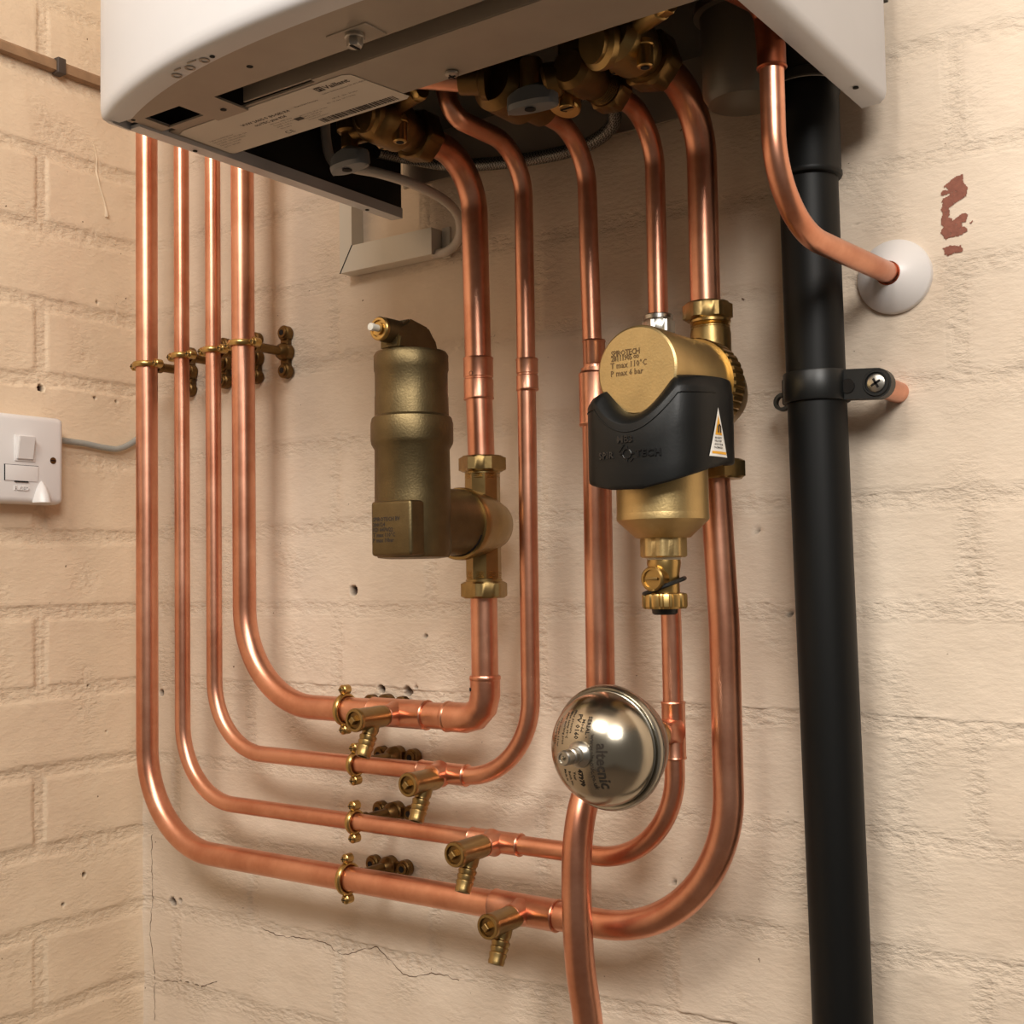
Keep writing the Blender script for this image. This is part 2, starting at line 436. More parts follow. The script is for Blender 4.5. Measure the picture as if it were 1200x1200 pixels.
# batten with saddle on the left wall
t = thing('wooden_batten', (-1106, -150, 540), 'thin brown wooden batten fixed along the left wall up beside the boiler', 'batten')
m = MB(); pts = [(XL+4.5, y, 543+1.0*math.sin(y*.02)) for y in range(-700, 0, 20)]
m.prism([(XL+1, -700, 533), (XL+9, -700, 534), (XL+9, -700, 543), (XL+6, -700, 546), (XL+1, -700, 546)], (0, 698, 0)); m.build('batten', 'wood', t)
m = MB().box(XL, XL+11.5, -116, -106, 531, 548, 1.2); m.build('saddle_clip', 'dark_clip', t)

# ------------------------------------------------------------------ copper pipe runs
PY = -60.0
def coupling(parent, c, ax, L, r, name='coupling'):
    """solder sleeve with a lip at each end and a centre mark"""
    ax = Vector(ax).normalized(); c = Vector(c); h = L/2
    prof = [(r+.1, -h), (r+1.3, -h), (r+1.7, -h+1), (r+1.3, -h+2.2), (r+1.3, -1.2), (r+.7, -.6), (r+.7, .6), (r+1.3, 1.2), (r+1.3, h-2.2), (r+1.7, h-1), (r+1.3, h), (r+.1, h)]
    return MB().lathe(prof, c, ax, 36).build(name, 'copper', parent)
def drain_tee(parent, c, L, r, rb=8.6):
    c = Vector(c); h = L/2
    prof = [(r+.1, -h), (r+1.3, -h), (r+1.8, -h+1), (r+1.3, -h+2.4), (r+1.3, h-2.4), (r+1.8, h-1), (r+1.3, h), (r+.1, h)]
    m = MB().lathe(prof, c, (1, 0, 0), 36)
    m.lathe([(rb+2.6, r*.6), (rb+1.4, r*.95), (rb+.5, r+2.5), (rb+.4, r+9), (rb, r+9.6), (rb-1, r+9.6)], c, (0, -1, 0), 32)
    return m.build('tee', 'copper', parent)
def dimple(parent, p, n, r=1.6):
    MB().lathe([(0, -.3), (r*.7, -.1), (r, .12), (r, -.6)], p, n, 14).build('solder_mark', 'hole', parent)
RB, R15, R22 = 88.0, 7.5, 11.0
XA, XB, XC, XD = -1028.5, -973.5, -926.5, -883.5
ZA, ZB, ZC, ZD = -265.5, -215.0, -164.5, -117.5
XF, XH, XG, XK, XR = -600.5, -552, -491, -431.5, -392.5      # flow, hot, gas, cold, return drops

# return run: outer 22 mm loop
tA = thing('copper_pipe', (XA, PY, ZA), 'outermost thick copper pipe, dropping by the corner and looping lowest, up to the magnetic filter', 'pipe')
XRb = -384.0
pa = fillet([(XA, PY, 560), (XA, PY, ZA), (XRb, PY, ZA), (XRb, PY, -40), (XRb-5, PY, 78)], [96, 108, 300], 26)
MB().tube(pa, R22, 36).build('tube', 'copper', tA)
drain_tee(tA, (-562, PY, ZA), 62, R22)
# cold 15 mm run
tB = thing('copper_pipe', (XB, PY, ZB), 'thin copper pipe, second from the corner, curving up to the small round expansion vessel', 'pipe')
pb = fillet([(XB, PY, 560), (XB, PY, ZB), (-426.5, PY, ZB), (-426.5, PY, -40), (XK, PY, 184)], [72, 68, 200], 24)
MB().tube(pb, R15, 32).build('tube', 'copper', tB)
drain_tee(tB, (-590, PY, ZB), 50, R15)
m = MB(); c = Vector((-426.5, PY, -116)); r = R15
m.lathe([(r+.1, -21), (r+1.2, -21), (r+1.7, -20), (r+1.2, -18.6), (r+1.2, 18.6), (r+1.7, 20), (r+1.2, 21), (r+.1, 21)], c, (0, 0, 1), 32)
m.lathe([(r+.6, 0), (r+4, r*.5), (r+1.3, r+1), (r+1.2, r+11), (r+1.7, r+12), (r+1.2, r+13), (r, r+13)], c, (0, -1, 0), 32)
m.build('tee', 'copper', tB)
# hot 15 mm run
tC = thing('copper_pipe', (XC, PY, ZC), 'thin copper pipe, third from the corner, curving up just right of the air separator', 'pipe')
pc = fillet([(XC, PY, 560), (XC, PY, ZC), (-554, PY, ZC), (-552.5, PY, 100), (-552, PY, 344), (-552, -152, 344), (-560, -165, 400)], [66, 66, 0, 40, 16], 22)
MB().tube(pc, R15, 32).build('tube', 'copper', tC)
drain_tee(tC, (-643, PY, ZC), 50, R15)
coupling(tC, (-551.5, PY, 160), (0, 0, 1), 26, R15)
# flow 22 mm run, lower piece
tD = thing('copper_pipe', (XD, PY, ZD), 'thick copper pipe, fourth from the corner, ending in an elbow below the air separator', 'pipe')
pd = fillet([(XD, PY, 560), (XD, PY, ZD), (-636, PY, ZD)], [90], 24)
MB().tube(pd, R22, 36).build('tube', 'copper', tD)
drain_tee(tD, (-690, PY, ZD), 62, R22)
pe = fillet([(-636, PY, ZD), (-598.5, PY, ZD), (-598.5, PY, -84)], [20], 3)
MB().tube(pe, R22+1.4, 36).build('elbow', 'copper', tD)
for q, ax in (((-637, PY, ZD), (1, 0, 0)), ((-598.5, PY, -84), (0, 0, 1))):
    MB().lathe([(R22+.1, -2), (R22+1.4, -2), (R22+2, -.8), (R22+1.9, .8), (R22+1.4, 2)], q, ax, 36).build('solder_lip', 'copper', tD)
MB().tube([(-598.5, PY, -84), (-598.5, PY, -10)], R22, 36).build('riser', 'copper', tD)
dimple(tD, (-606.5, PY-10, -93), (-.6, -.8, 0))
# flow, upper piece
tE = thing('copper_pipe', (XF, PY, 95), 'thick copper pipe dropping from the left boiler valve into the top of the air separator', 'pipe')
MB().tube(fillet([(XF+2, PY, 86), (XF, PY, 160), (XF-2, PY, 346), (XF-2, -134, 346)], [0, 46], 22), R22, 36).build('tube', 'copper', tE)
coupling(tE, (XF, PY, 162), (0, 0, 1), 35, R22)
dimple(tE, (XF+1.5, PY-12.2, 165), (.1, -1, 0), 1.8)
# gas pipe
tG = thing('copper_pipe', (XG, PY, 0), 'copper pipe that steps up from thin to thick and sweeps forward over the lower pipes', 'pipe')
MB().tube(fillet([(XG+1.5, PY, 158), (XG, PY, 250), (XG-1, PY, 342), (XG-1, -122, 342)], [0, 42], 20), R15, 32).build('thin_tube', 'copper', tG)
pg = spline([(-487.5, PY, 158), (-487.5, PY, 100), (-488, PY, 0), (-488.5, PY, -90), (-488.5, -62, -118), (-489, -74, -150), (-489, -90, -178), (-489, -97, -205), (-489, -98.5, -235), (-489, -98, -260), (-489, -95, -290), (-488.5, -88, -325), (-488, -82, -370), (-488, -80, -430), (-488, -80, -900), (-488, -80, -1399)], 8)
MB().tube(pg, R22, 36).build('thick_tube', 'copper', tG)
MB().lathe([(R15+.1, 27), (R15+1.2, 27), (R15+1.8, 26), (R15+1.2, 24.6), (R15+1.2, 9), (R15+.4, 7.5), (R15+.6, 5.5), (R22+.5, 2), (R22+1.5, .5), (R22+1.3, -3), (R22+1.3, -37), (R22+1.9, -38.5), (R22+1.3, -40), (R22, -40)], (-488.2, PY, 153), (0, 0, 1), 36).build('reducer', 'copper', tG)
# cold feed 15 mm above the chrome nut
tK = thing('copper_pipe', (XK, PY, 190), 'thin copper pipe dropping from the middle boiler valve into a chrome nut', 'pipe')
MB().tube(fillet([(XK, PY, 186), (XK, PY, 342), (XK, -132, 342)], [40], 20), R15, 32).build('tube', 'copper', tK)
m = MB().hexnut(21, (XK, PY, 177), (XK, PY, 188), ch=1.2)
m.cyl(11, (XK, PY, 187.5), (XK, PY, 192), 32, .8)
m.build('compression_nut', 'chrome', tK)
# return upper
tR = thing('copper_pipe', (XR, PY, 200), 'thick copper pipe dropping from the right boiler valve into the magnetic filter', 'pipe')
MB().tube(fillet([(XR, PY, 195), (XR, PY, 350), (XR, -138, 350)], [50], 22), R22, 36).build('tube', 'copper', tR)
# safety discharge
tP = thing('copper_pipe', (-290, -170, 300), 'copper discharge pipe elbowed under the boiler and bending back into the white wall rose', 'pipe')
pp = fillet([(-290, -170, 350), (-290, -170, 211), (-270.5, 4, 207)], [58], 22)
MB().tube(pp, R15, 32).build('tube', 'copper', tP)
pq = fillet([(-312, -250, 350), (-292, -170, 348), (-290, -170, 318)], [12], 10)
MB().tube(pq, R15+1.3, 30).build('elbow', 'solder', tP)
MB().lathe([(R15+.1, 0), (R15+1.3, 0), (R15+1.9, 1), (R15+1.3, 2.2), (R15+1.3, 14)], (-290, -170, 306), (0, 0, 1), 32).build('elbow_collar', 'solder', tP)
MB().tube([(-312, -250, 350), (-318, -275, 372)], R15, 28).build('upper_tube', 'copper', tP)

# ------------------------------------------------------------------ pipe clips
def clip_ring(m, c, ax, r, side):
    """half-round ring about axis ax, lugs along +-side"""
    c = Vector(c)
    rr = r+1.9
    prof = [(rr+1.9*math.cos(a), 3.0*math.sin(a)) for a in [2*PI*k/12 for k in range(12)]]
    m.lathe(prof, c, ax, 40, closed=True)
    sd = Vector(side)
    for s in (-1, 1):
        q = c+sd*s*(r+6.6)
        m.cyl(4.3, q+Vector((0, -4.2, 0)), q+Vector((0, 4.6, 0)), 20, .8)
def make_clip(label, loc, ax, side, r, plate, group):
    t = thing('pipe_clip', loc, label, 'clip', group)
    c = Vector(loc); sd = Vector(side)
    m = MB(); clip_ring(m, c, ax, r, side); m.build('ring', 'brass', t)
    for s in (-1, 1):
        q = c+sd*s*(r+6.6)
        m = MB().lathe([(2.9, 0), (3.3, .4), (2.6, 1.5), (1.2, 1.9), (0, 1.9)], q+Vector((0, -4.2, 0)), (0, -1, 0), 16)
        scw = m.build('screw', 'brass', t)
        m = MB().box(q.x-2.2, q.x+2.2, q.y-6.3, q.y-5.9, q.z-.4, q.z+.4).box(q.x-.4, q.x+.4, q.y-6.3, q.y-5.9, q.z-2.2, q.z+2.2)
        m.build('cross_slot', 'hole', scw)
    # neck and backplate on the wall
    m = MB().lathe([(6.2, 0), (6.2, 6), (4.6, 8), (4.6, 33), (7.5, 36), (9, 40)], c+Vector((0, r+1, 0)), (0, 1, 0), 24)
    m.build('stud', 'brass_dark', t)
    pv = Vector(plate); m = MB()
    w = c.copy(); w.y = 0
    m.cyl(9, w+Vector((0, -9.5, 0)), w+Vector((0, 0, 0)), 28, 1.2)
    for s in (-1, 1):
        m.cyl(7.6, w+pv*s*19+Vector((0, -8.5, 0)), w+pv*s*19+Vector((0, 0, 0)), 26, 1.2)
        m.cyl(5.6, w+pv*s*19+Vector((0, -10, 0)), w+pv*s*19+Vector((0, -8, 0)), 20, .5)
    q = pv.cross(Vector((0, 1, 0)))
    for s in (-1, 1):
        m.prism([w+q*4.5+Vector((0, -6.5, 0)), w+pv*s*19+q*4.5+Vector((0, -6.5, 0)), w+pv*s*19-q*4.5+Vector((0, -6.5, 0)), w-q*4.5+Vector((0, -6.5, 0))], (0, 6, 0))
    bp = m.build('backplate', 'brass_dark', t)
    for s in (-1, 1):
        MB().cyl(2.9, w+pv*s*19+Vector((0, -10.3, 0)), w+pv*s*19+Vector((0, -9.4, 0)), 16).build('screw_hole', 'hole', bp)
    return t
gL = 'brass clips on the four upright pipes beside the boiler'
make_clip('brass clip round the outermost upright pipe nearest the corner', (XA, PY, 222), (0, 0, 1), (1, 0, 0), R22, (0, 0, 1), gL)
make_clip('brass clip round the second upright pipe from the corner', (XB, PY, 225), (0, 0, 1), (1, 0, 0), R15, (0, 0, 1), gL)
make_clip('brass clip round the third upright pipe from the corner', (XC, PY, 225), (0, 0, 1), (1, 0, 0), R15, (0, 0, 1), gL)
make_clip('brass clip with its whole backplate showing, round the fourth upright pipe', (XD, PY, 226), (0, 0, 1), (1, 0, 0), R22, (0, 0, 1), gL)
gB = 'brass clips on the four level pipes at the bottom'
make_clip('topmost brass clip on the level pipes, beside the uppermost drain cock', (-754, PY, ZD), (1, 0, 0), (0, 0, 1), R22, (1, 0, 0), gB)
make_clip('brass clip on the second level pipe down, tucked under the uppermost drain cock', (-742, PY, ZC), (1, 0, 0), (0, 0, 1), R15, (1, 0, 0), gB)
make_clip('brass clip on the third level pipe down', (-744, PY, ZB), (1, 0, 0), (0, 0, 1), R15, (1, 0, 0), gB)
make_clip('lowest brass clip, on the bottom level pipe', (-753, PY, ZA), (1, 0, 0), (0, 0, 1), R22, (1, 0, 0), gB)

# ------------------------------------------------------------------ drain cocks
def drain_cock(loc, label):
    t = thing('drain_cock', loc, label, 'valve', 'drain cocks on the level pipes')
    x, y, z = loc
    m = MB().lathe([(6.5, 2), (7.6, 0), (8.9, -3), (9.2, -6), (9.2, -34), (9.8, -35), (9.8, -38), (9.2, -39), (7.2, -39), (7.0, -37), (6.8, -36)], (x, y, z), (0, 1, 0), 36)
    m.box(x-9.6, x-8.6, y-22, y-12, z-3.4, z+3.4, .4)
    m.build('body', 'brass_dull', t)
    m = MB().cyl(6.8, (x, y-34, z), (x, y-37.2, z), 28)
    m.build('gland', 'brass_dark', t)
    m = MB().lathe([(3.6, 0), (3.6, 5.5), (2.9, 6.2)], (x, y-36, z), (0, -1, 0), 4); m.build('square_spindle', 'brass_dull', t, 20)
    d = Vector((0, -.42, -.91)).normalized()
    prof = [(7, 0), (7, 9), (6.2, 10.5), (6.2, 12), (7.4, 13.2), (7.4, 14.4), (6.5, 17.0), (7.2, 17.6), (7.2, 18.6), (6.3, 21.4), (7.0, 22), (7.0, 23), (6.2, 26), (6.6, 28), (6, 30.5), (4.2, 30.5), (4, 22)]
    o = Vector((x, y-16, z-3))
    tl = MB().lathe(prof, o, d, 30).build('hose_tail', 'brass_dull', t)
    MB().cyl(4.1, o+d*24, o+d*29.5, 16).build('bore', 'hole', tl)
    return t
dc = drain_cock((-690, -79, ZD), 'uppermost brass drain cock, on the thick pipe that ends in the elbow')
copy_thing(dc, (-643, -68, ZC-3), 'brass drain cock on the second level pipe down')
copy_thing(dc, (-590, -76, ZB), 'brass drain cock on the third level pipe down')
copy_thing(dc, (-562, -72, ZA-1), 'lowest brass drain cock, hanging from the bottom pipe')

# ------------------------------------------------------------------ air separator
t = thing('air_separator', (-598, -60, 0), 'tall dull bronze air separator standing in front of the left drop pipe', 'separator')
sx = -598; sy = -149
prof = [(20, 13), (27, 14), (29, 18), (29, 60), (28.6, 96), (31, 100), (31.6, 103), (31.6, 116), (30.6, 120), (28.4, 122), (28.2, 136), (27.9, 138), (27.9, 155), (28.6, 157), (28.6, 168), (27.2, 170.5), (24, 171)]
m = MB().lathe([(r, z) for r, z in prof], (sx, sy, 0), (0, 0, 1), 64)
m.lathe([(25, -4), (26, 10), (26.5, 40), (26.8, 62)], (sx, sy, 42), (0, 1, 0), 48)
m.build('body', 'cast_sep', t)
m = MB().box(sx-15.5, sx+24, sy-31, sy-8, 15, 56, 2.6)
pad = m.build('name_pad', 'cast_sep', t)
lines = ['SPIROTECH BV', '200124', 'KD 0470/22', 'T max 110°C', 'P max 10bar']
m = None
for i, s_ in enumerate(lines):
    q = text_mb(s_, 4.2, lambda u, v, w, i=i: Vector((sx-13+u*.95, sy-31.15, 41-i*3.9+v)), .12, res=1)
    m = q if m is None else join(m, q)
m.build('printed_code', 'ink', pad)
# vent head
m = MB()
m.prism([(sx-9, sy-26, 170), (sx-9, sy-26, 185), (sx-9, sy-10, 195), (sx-9, sy+12, 191), (sx-9, sy+17, 185), (sx-9, sy+19, 181), (sx-9, sy+25, 170)], (18, 0, 0))
m.prism([(sx-3.5, sy-27, 170), (sx-3.5, sy-25, 181), (sx-3.5, sy-10, 181), (sx-3.5, sy-10, 170)], (14, 0, 0))
bmesh.ops.bevel(m.bm, geom=list(m.bm.edges), offset=1.6, segments=2, affect='EDGES')
m.lathe([(9, 0), (9.2, 8), (9.2, 30), (8.6, 33)], (sx, sy-2, 184), (0, -1, 0), 36)
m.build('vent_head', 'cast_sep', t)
m = MB().lathe([(8.9, 0), (8.9, 2.5), (8.1, 3.4), (6.4, 3.4), (6.4, 1.8), (4.6, 1.8), (4.6, 4.2), (3.2, 4.2)], (sx, sy-34, 184), (0, -1, 0), 32).build('vent_cap', 'brass', t)
MB().lathe([(2.6, 0), (2.6, 6), (3, 6.5), (2.8, 9), (0, 9.6)], (sx, sy-37, 184), (0, -1, 0), 20).build('vent_stem', 'ptfe', t)
# tee piece on the pipe
m = MB()
m.lathe([(26.3, -96), (26.3, -93.5)], (sx, 0, 41), (0, 1, 0), 48)
m.build('gap_shade', 'hole', t)  # dark band coloured as the shade in the gap at the union ring
m = MB()
m.lathe([(24, -94), (28.6, -93.5), (29.2, -92), (29.2, -88), (28, -84), (27, -74), (24, -58), (19, -44), (13, -36), (8, -33)], (sx, 0, 41), (0, 1, 0), 56)
m.lathe([(14.2, -8), (14.6, -4), (14.6, 80), (14.2, 84)], (sx, PY, 3), (0, 0, 1), 8)
m.build('flanged_tee', 'brass_dull', t)
for z0 in (79, -3.2):
    MB().lathe([(13.1 if k % 2 else 14.2, k*.75) for k in range(9)], (sx, PY, z0), (0, 0, 1), 32).build('thread', 'brass', t)
m = MB().hexnut(34, (sx, PY, 84.5), (sx, PY, 97.5)); m.cyl(14.6, (sx, PY, 83), (sx, PY, 86), 32); m.build('union_nut', 'brass_dull', t)
m = MB().hexnut(34, (sx, PY, -5.5), (sx, PY, -19), rot=.3); m.cyl(15, (sx, PY, -3.5), (sx, PY, -6.5), 32); m.build('union_nut', 'brass_dull', t)

# ------------------------------------------------------------------ magnetic filter
fx = -390; fy = -137; fz = 132
t = thing('magnetic_filter', (fx, PY, 60), 'golden brass magnetic dirt filter wearing a black magnet collar', 'filter')
m = MB()
m.lathe([(28, -168.5), (29.3, -167.5), (30, -165.5), (30, -74)], (fx, 0, fz), (0, 1, 0), 72)
m.lathe([(30.8, 35), (30.8, 120)], (fx, fy, 0), (0, 0, 1), 64)
m.lathe([(17.5, 22.5), (18.5, 23), (29.8, 33.5), (30.9, 34.6), (31, 37), (30.8, 39)], (fx, fy, 0), (0, 0, 1), 64)
m.hexnut(29.5, (fx, fy, 9.5), (fx, fy, 24), n=8, ch=1, rot=.35)
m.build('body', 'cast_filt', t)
# stamped print on the round face
fc = M['ink_brown']; m = None
for s_, sz, u0, v0, sp in (('SPIROTECH', 5.6, -19, 10.6, .8), ('28111905 ∞', 5.2, -19, 7.4, .85), ('T max 110°C', 5.6, -19.5, 2.6, 1.0), ('P max 6 bar', 5.6, -19.5, -2.6, 1.0)):
    q = text_mb(s_, sz, lambda u, v, w, u0=u0, v0=v0: Vector((fx+u0+u*.9, -168.75, fz+v0+v)), .1, res=1, spacing=sp)
    m = q if m is None else join(m, q)
m.build('stamped_print', 'ink_brown', t)
# rear ring nut and flow tee
def ridged(a, r, t_):
    k = (a/(2*PI)*40) % 1
    return r*(1.0 if k < .7 else .965) if r > 32.9 else r
m = MB().lathe([(30.5, 0), (32.8, 0), (33.8, 1.5), (33.8, 16), (32.6, 17.5), (30, 17.5), (26, 34)], (fx, -91, fz-1), (0, 1, 0), 160, radf=ridged)
m.build('ring_nut', 'brass', t, 25)
m = MB()
m.lathe([(29, -72), (27, -56), (21, -42), (12, -34)], (fx, 0, fz-4), (0, 1, 0), 48)
m.lathe([(14.4, 78), (14.8, 82), (14.8, 172), (14, 177)], (fx+1, PY, 0), (0, 0, 1), 32)
m.build('flow_tee', 'brass_dull', t)
m = MB().lathe([(13.4 if k % 2 else 14.5, k*.85) for k in range(9)], (fx+1, PY, 172.5), (0, 0, 1), 32)
m.cyl(14.9, (fx+1, PY, 179.5), (fx+1, PY, 182.5), 32, .6)
m.build('thread', 'brass', t)
MB().hexnut(32, (fx-1, PY, 182), (fx-1, PY, 195), rot=.1).build('union_nut', 'brass_dull', t)
MB().hexnut(34, (fx+5, PY, 66), (fx+5, PY, 80), rot=.4).build('union_nut', 'brass_dull', t)
# drain valve under it
dv = MB().lathe([(9.5, 10), (11, 8.6), (11.4, 6), (10.8, 2), (10.2, -2), (10.2, -15)], (fx, fy, 0), (0, 0, 1), 40)
dv.lathe([(7.6, 0), (7.6, 13), (8.2, 14), (8.2, 17), (7.2, 18), (6.0, 18), (6.0, 16.5)], (fx, fy, -4.5), (0, -1, 0), 32)
dvo = dv.build('drain_valve', 'brass', t)
MB().box(fx-4.6, fx+4.6, fy-18.4, fy-16.6, -5.5, -3.5, .3).build('slotted_spindle', 'brass_dull', dvo)
MB().lathe([(10.6, 10.6), (11.6, 10), (11.8, 8.6), (11.2, 8)], (fx, fy, 0), (0, 0, 1), 32).build('tape', 'ptfe', t)
ring = [(fx+13.2*math.cos(a), fy+14.5*math.sin(a), -9.5+4.4*math.cos(a)+2.5*math.sin(a)) for a in [2*PI*k/36 for k in range(37)]]
MB().tube(ring, 1.5, 10).build('cap_strap', 'black_plastic', t)
def knob(a, r, t_):
    k = (a/(2*PI)*14) % 1
    return r*(1.0 if k < .62 else .93) if r > 13 else r
MB().lathe([(12, -14), (14.6, -14.6), (15.2, -16), (15.2, -23), (14.2, -24.5), (9, -24.5)], (fx, fy, 0), (0, 0, 1), 112, radf=knob).build('drain_cap', 'brass', t, 25)
MB().lathe([(9, -24), (8.4, -27.5), (7.4, -28.5), (4, -28.5)], (fx, fy, 0), (0, 0, 1), 28).build('washer', 'black_plastic', t)
# black magnet collar
def col_r(a):      # a = 0 faces the viewer side (-Y)
    c = math.cos(a); s_ = math.sin(a)
    n = 2.5
    return 1/((abs(s_)/46.5)**n+(abs(c)/(45.0 if c > 0 else 44.0))**n)**(1/n)
def col_top(a):
    x = col_r(a)*math.sin(a)
    base = 126-7*(1 if x < 0 else 0)*sstep(0, 40, -x)
    y = col_r(a)*math.cos(a)
    z = 103+.0215*x*x
    if y < 10: z = max(z, 124)
    return min(base, z)
def col_bot(a):
    K = [(-2.6, 70), (-1.6, 63), (-1.05, 60), (-.3, 53.5), (.2, 53), (.6, 57), (1.2, 65.5), (1.6, 69), (2.6, 72)]
    for (a0, z0), (a1, z1) in zip(K[:-1], K[1:]):
        if a <= a1:
            t_ = (a-a0)/(a1-a0); return z0+(z1-z0)*t_
    return 72
m = MB(); A0 = math.radians(-142); A1 = math.radians(142); NN = 96
rings = []
for k in range(NN+1):
    a = A0+(A1-A0)*k/NN; r = col_r(a); zt = col_top(a); zb = col_bot(a)
    P = lambda rr, z: Vector((fx+rr*math.sin(a), fy-rr*math.cos(a), z))
    th = 3.2
    inr = max(31.2, r-th)
    scoop = 9*max(0, math.cos(a))+1.5
    rings.append([P(r-1.4, zb), P(r-.3, zb+1), P(r, zb+3), P(r, zb+12), P(r, (zb+zt)/2), P(r, zt-8.5), P(r-.6, zt-7), P(r-scoop*.5, zt-2.4), P(r-scoop, zt), P(min(r-scoop-1, 32.5 if scoop > 5 else r-th), zt-.4), P(inr, zt-12), P(inr, zb+3), P(r-2.6, zb)])
m.quads(rings, True, True, True)
colr = m.build('magnet_collar', 'black_sleeve', t, 40)
# raised line that runs round the collar under the scoop
pts = []
for k in range(8, NN-20):
    a = A0+(A1-A0)*k/NN
    r = col_r(a)+.1
    if abs(a) < 1.35: pts.append((fx+r*math.sin(a), fy-r*math.cos(a), col_top(a)-10.5-2.2*math.cos(a)))
MB().tube(pts, .45, 6).build('moulding_line', 'black_sleeve', colr)
def on_collar(a0, z0):
    def f(u, v, w):
        # walk u millimetres round the collar
        a = a0; d = 0; stp = .01 if u > 0 else -.01
        a = a0+u/45.5
        r = col_r(a)+.08+w*1.4+(.25 if w else 0)
        return Vector((fx+r*math.sin(a), fy-r*math.cos(a), z0+v))
    return f
m = text_mb('MB3', 6.4, on_collar(-.17, 83.5), .15, res=2, extr=.35, fine=1.5); m.build('embossed_model_mark', 'emboss', colr)
m = text_mb('SPIR', 6.0, on_collar(-.50, 74), .2, res=2, extr=.35, spacing=1.12, fine=1.5)
m = join(m, text_mb('TECH', 6.0, on_collar(.13, 74), .25, res=2, extr=.35, spacing=1.15, fine=1.5))
f = on_collar(-.01, 76)
ringp = [f(3.1*math.cos(b), 3.1*math.sin(b), .1) for b in [2*PI*k/24 for k in range(25)]]
m.tube(ringp, .35, 6)
for b in range(4):
    dx, dz = ((0, 1), (1, 0), (0, -1), (-1, 0))[b]
    m.tube([f(dx*3.6, dz*3.6, .1), f(dx*5.2, dz*5.2, .1)], .4, 6)
m.tube([f(-5.8, 1.5, .1), f(-2.0, 6.2, .1)], .3, 6); m.tube([f(2.5, -5.0, .1), f(4.6, -3.0, .1)], .3, 6)
m.build('embossed_name', 'emboss', colr)
# triangular magnet warning sticker on the right-hand side of the collar
def tri(pts, off, mat, parent, name):
    m = MB()
    fn = on_collar(1.40, 73)
    n = 10; rings = []
    # strip-wise fill from apex to base
    (ax_, az), (bx, bz), (cx_, cz) = pts
    for i in range(n+1):
        t_ = i/n
        l = (ax_+(bx-ax_)*t_, az+(bz-az)*t_); r_ = (ax_+(cx_-ax_)*t_, az+(cz-az)*t_)
        rings.append([fn(l[0]+(r_[0]-l[0])*q/6, l[1]+(r_[1]-l[1])*q/6, off) for q in range(7)])
    m.quads(rings, False); return m.build(name, mat, parent)
stk = tri([(-.5, 32.5), (-10.5, .5), (10, .5)], .1, 'sticker_white', colr, 'warning_sticker')
stk['label'] = 'white triangular sticker with an orange magnet warning'
tri([(-.7, 27.5), (-4.6, 14.5), (3.2, 14.5)], .25, 'sticker_orange', stk, 'warning_triangle')
fn = on_collar(1.40, 73)
m = MB().tube([fn(-2.0, 16, .8), fn(-2.0, 20, .8), fn(-.8, 21.2, .8), fn(.4, 20, .8), fn(.4, 16, .8)], .45, 6); m.build('magnet_symbol', 'ink', stk)
m = None
for i, s_ in enumerate(('MAGNETIC', 'FIELD KEEP', 'AWAY FROM', 'PACEMAKERS')):
    q = text_mb(s_, 1.9, lambda u, v, w, i=i: fn(-5.0-i*.3+u*.85, 12.0-i*2.1+v, .3), .02, res=1); m = q if m is None else join(m, q)
m.build('warning_text', 'ink', stk)
m = MB().quads([[fn(-8, z, .25), fn(0, z, .25), fn(8.5, z, .25)] for z in (2.2, 3.9)], False); m.build('orange_band', 'sticker_orange', stk)

# ------------------------------------------------------------------ mini expansion vessel
vx = -426.5; vz = -117
t = thing('expansion_vessel', (vx, -75, vz), 'small round stainless steel expansion vessel facing the room', 'vessel')
dome = [(0, -188.5), (4, -188.35), (8, -188), (12, -187.1), (16, -185.9), (20, -184), (24, -181.5), (28, -178.2), (31.5, -174.4), (34.5, -170.2), (36.6, -166), (37.8, -162), (38, -158.5)]
m = MB().lathe([(.01, -188.5)]+dome[1:], (vx, 0, vz), (0, 1, 0), 96)
vd = m.build('front_dome', 'steel', t, 50)
m = MB().lathe([(36.8, -159.5), (36.4, -157.6), (38.0, -156.8), (40.2, -157.2), (41.6, -155.6), (42, -153.5), (41.8, -150.5), (40.4, -148.4), (38, -147.6)], (vx, 0, vz), (0, 1, 0), 96, closed=True)
m.build('clamp_rim', 'steel_rim', t)
m = MB().lathe([(39.5, -150), (38.8, -143), (35, -133), (27, -124), (16, -118), (9.5, -115), (9.3, -98)], (vx, 0, vz), (0, 1, 0), 64)
m.build('rear_dome', 'steel_rim', t)
MB().lathe([(9.6, -100), (9.8, -99), (9.8, -83), (8.2, -80)], (vx, 0, vz), (0, 1, 0), 32).build('connector', 'brass', t)
m = MB().lathe([(9, -186), (8.6, -190), (7, -192), (5.4, -193), (5.4, -194.5), (4.2, -195), (4.2, -197), (5, -197.6), (5, -200), (4.2, -200.5), (4.2, -202), (5, -202.6), (5, -208), (4.2, -209), (3.2, -209), (3.0, -208)], (vx, 0, vz), (0, 1, 0), 36)
vs = m.build('valve_stem', 'chrome', t)
MB().lathe([(.01, -209.6), (1.2, -209.2), (1.6, -208)], (vx, 0, vz), (0, 1, 0), 16).build('valve_pin', 'steel', vs)
def dome_y(r):
    for (r0, y0), (r1, y1) in zip(dome[:-1], dome[1:]):
        if r <= r1:
            q = (r-r0)/(r1-r0); return y0+(y1-y0)*q
    return -149
def on_dome(dx, dz):
    """text reads downwards: its right is -z, its up is +x"""
    def f(u, v, w):
        x = dx+v; z = dz-u
        r = math.hypot(x, z); k = 1.0
        return Vector((vx+x, dome_y(min(38, r))-.22-.0*w, vz+z))
    return f
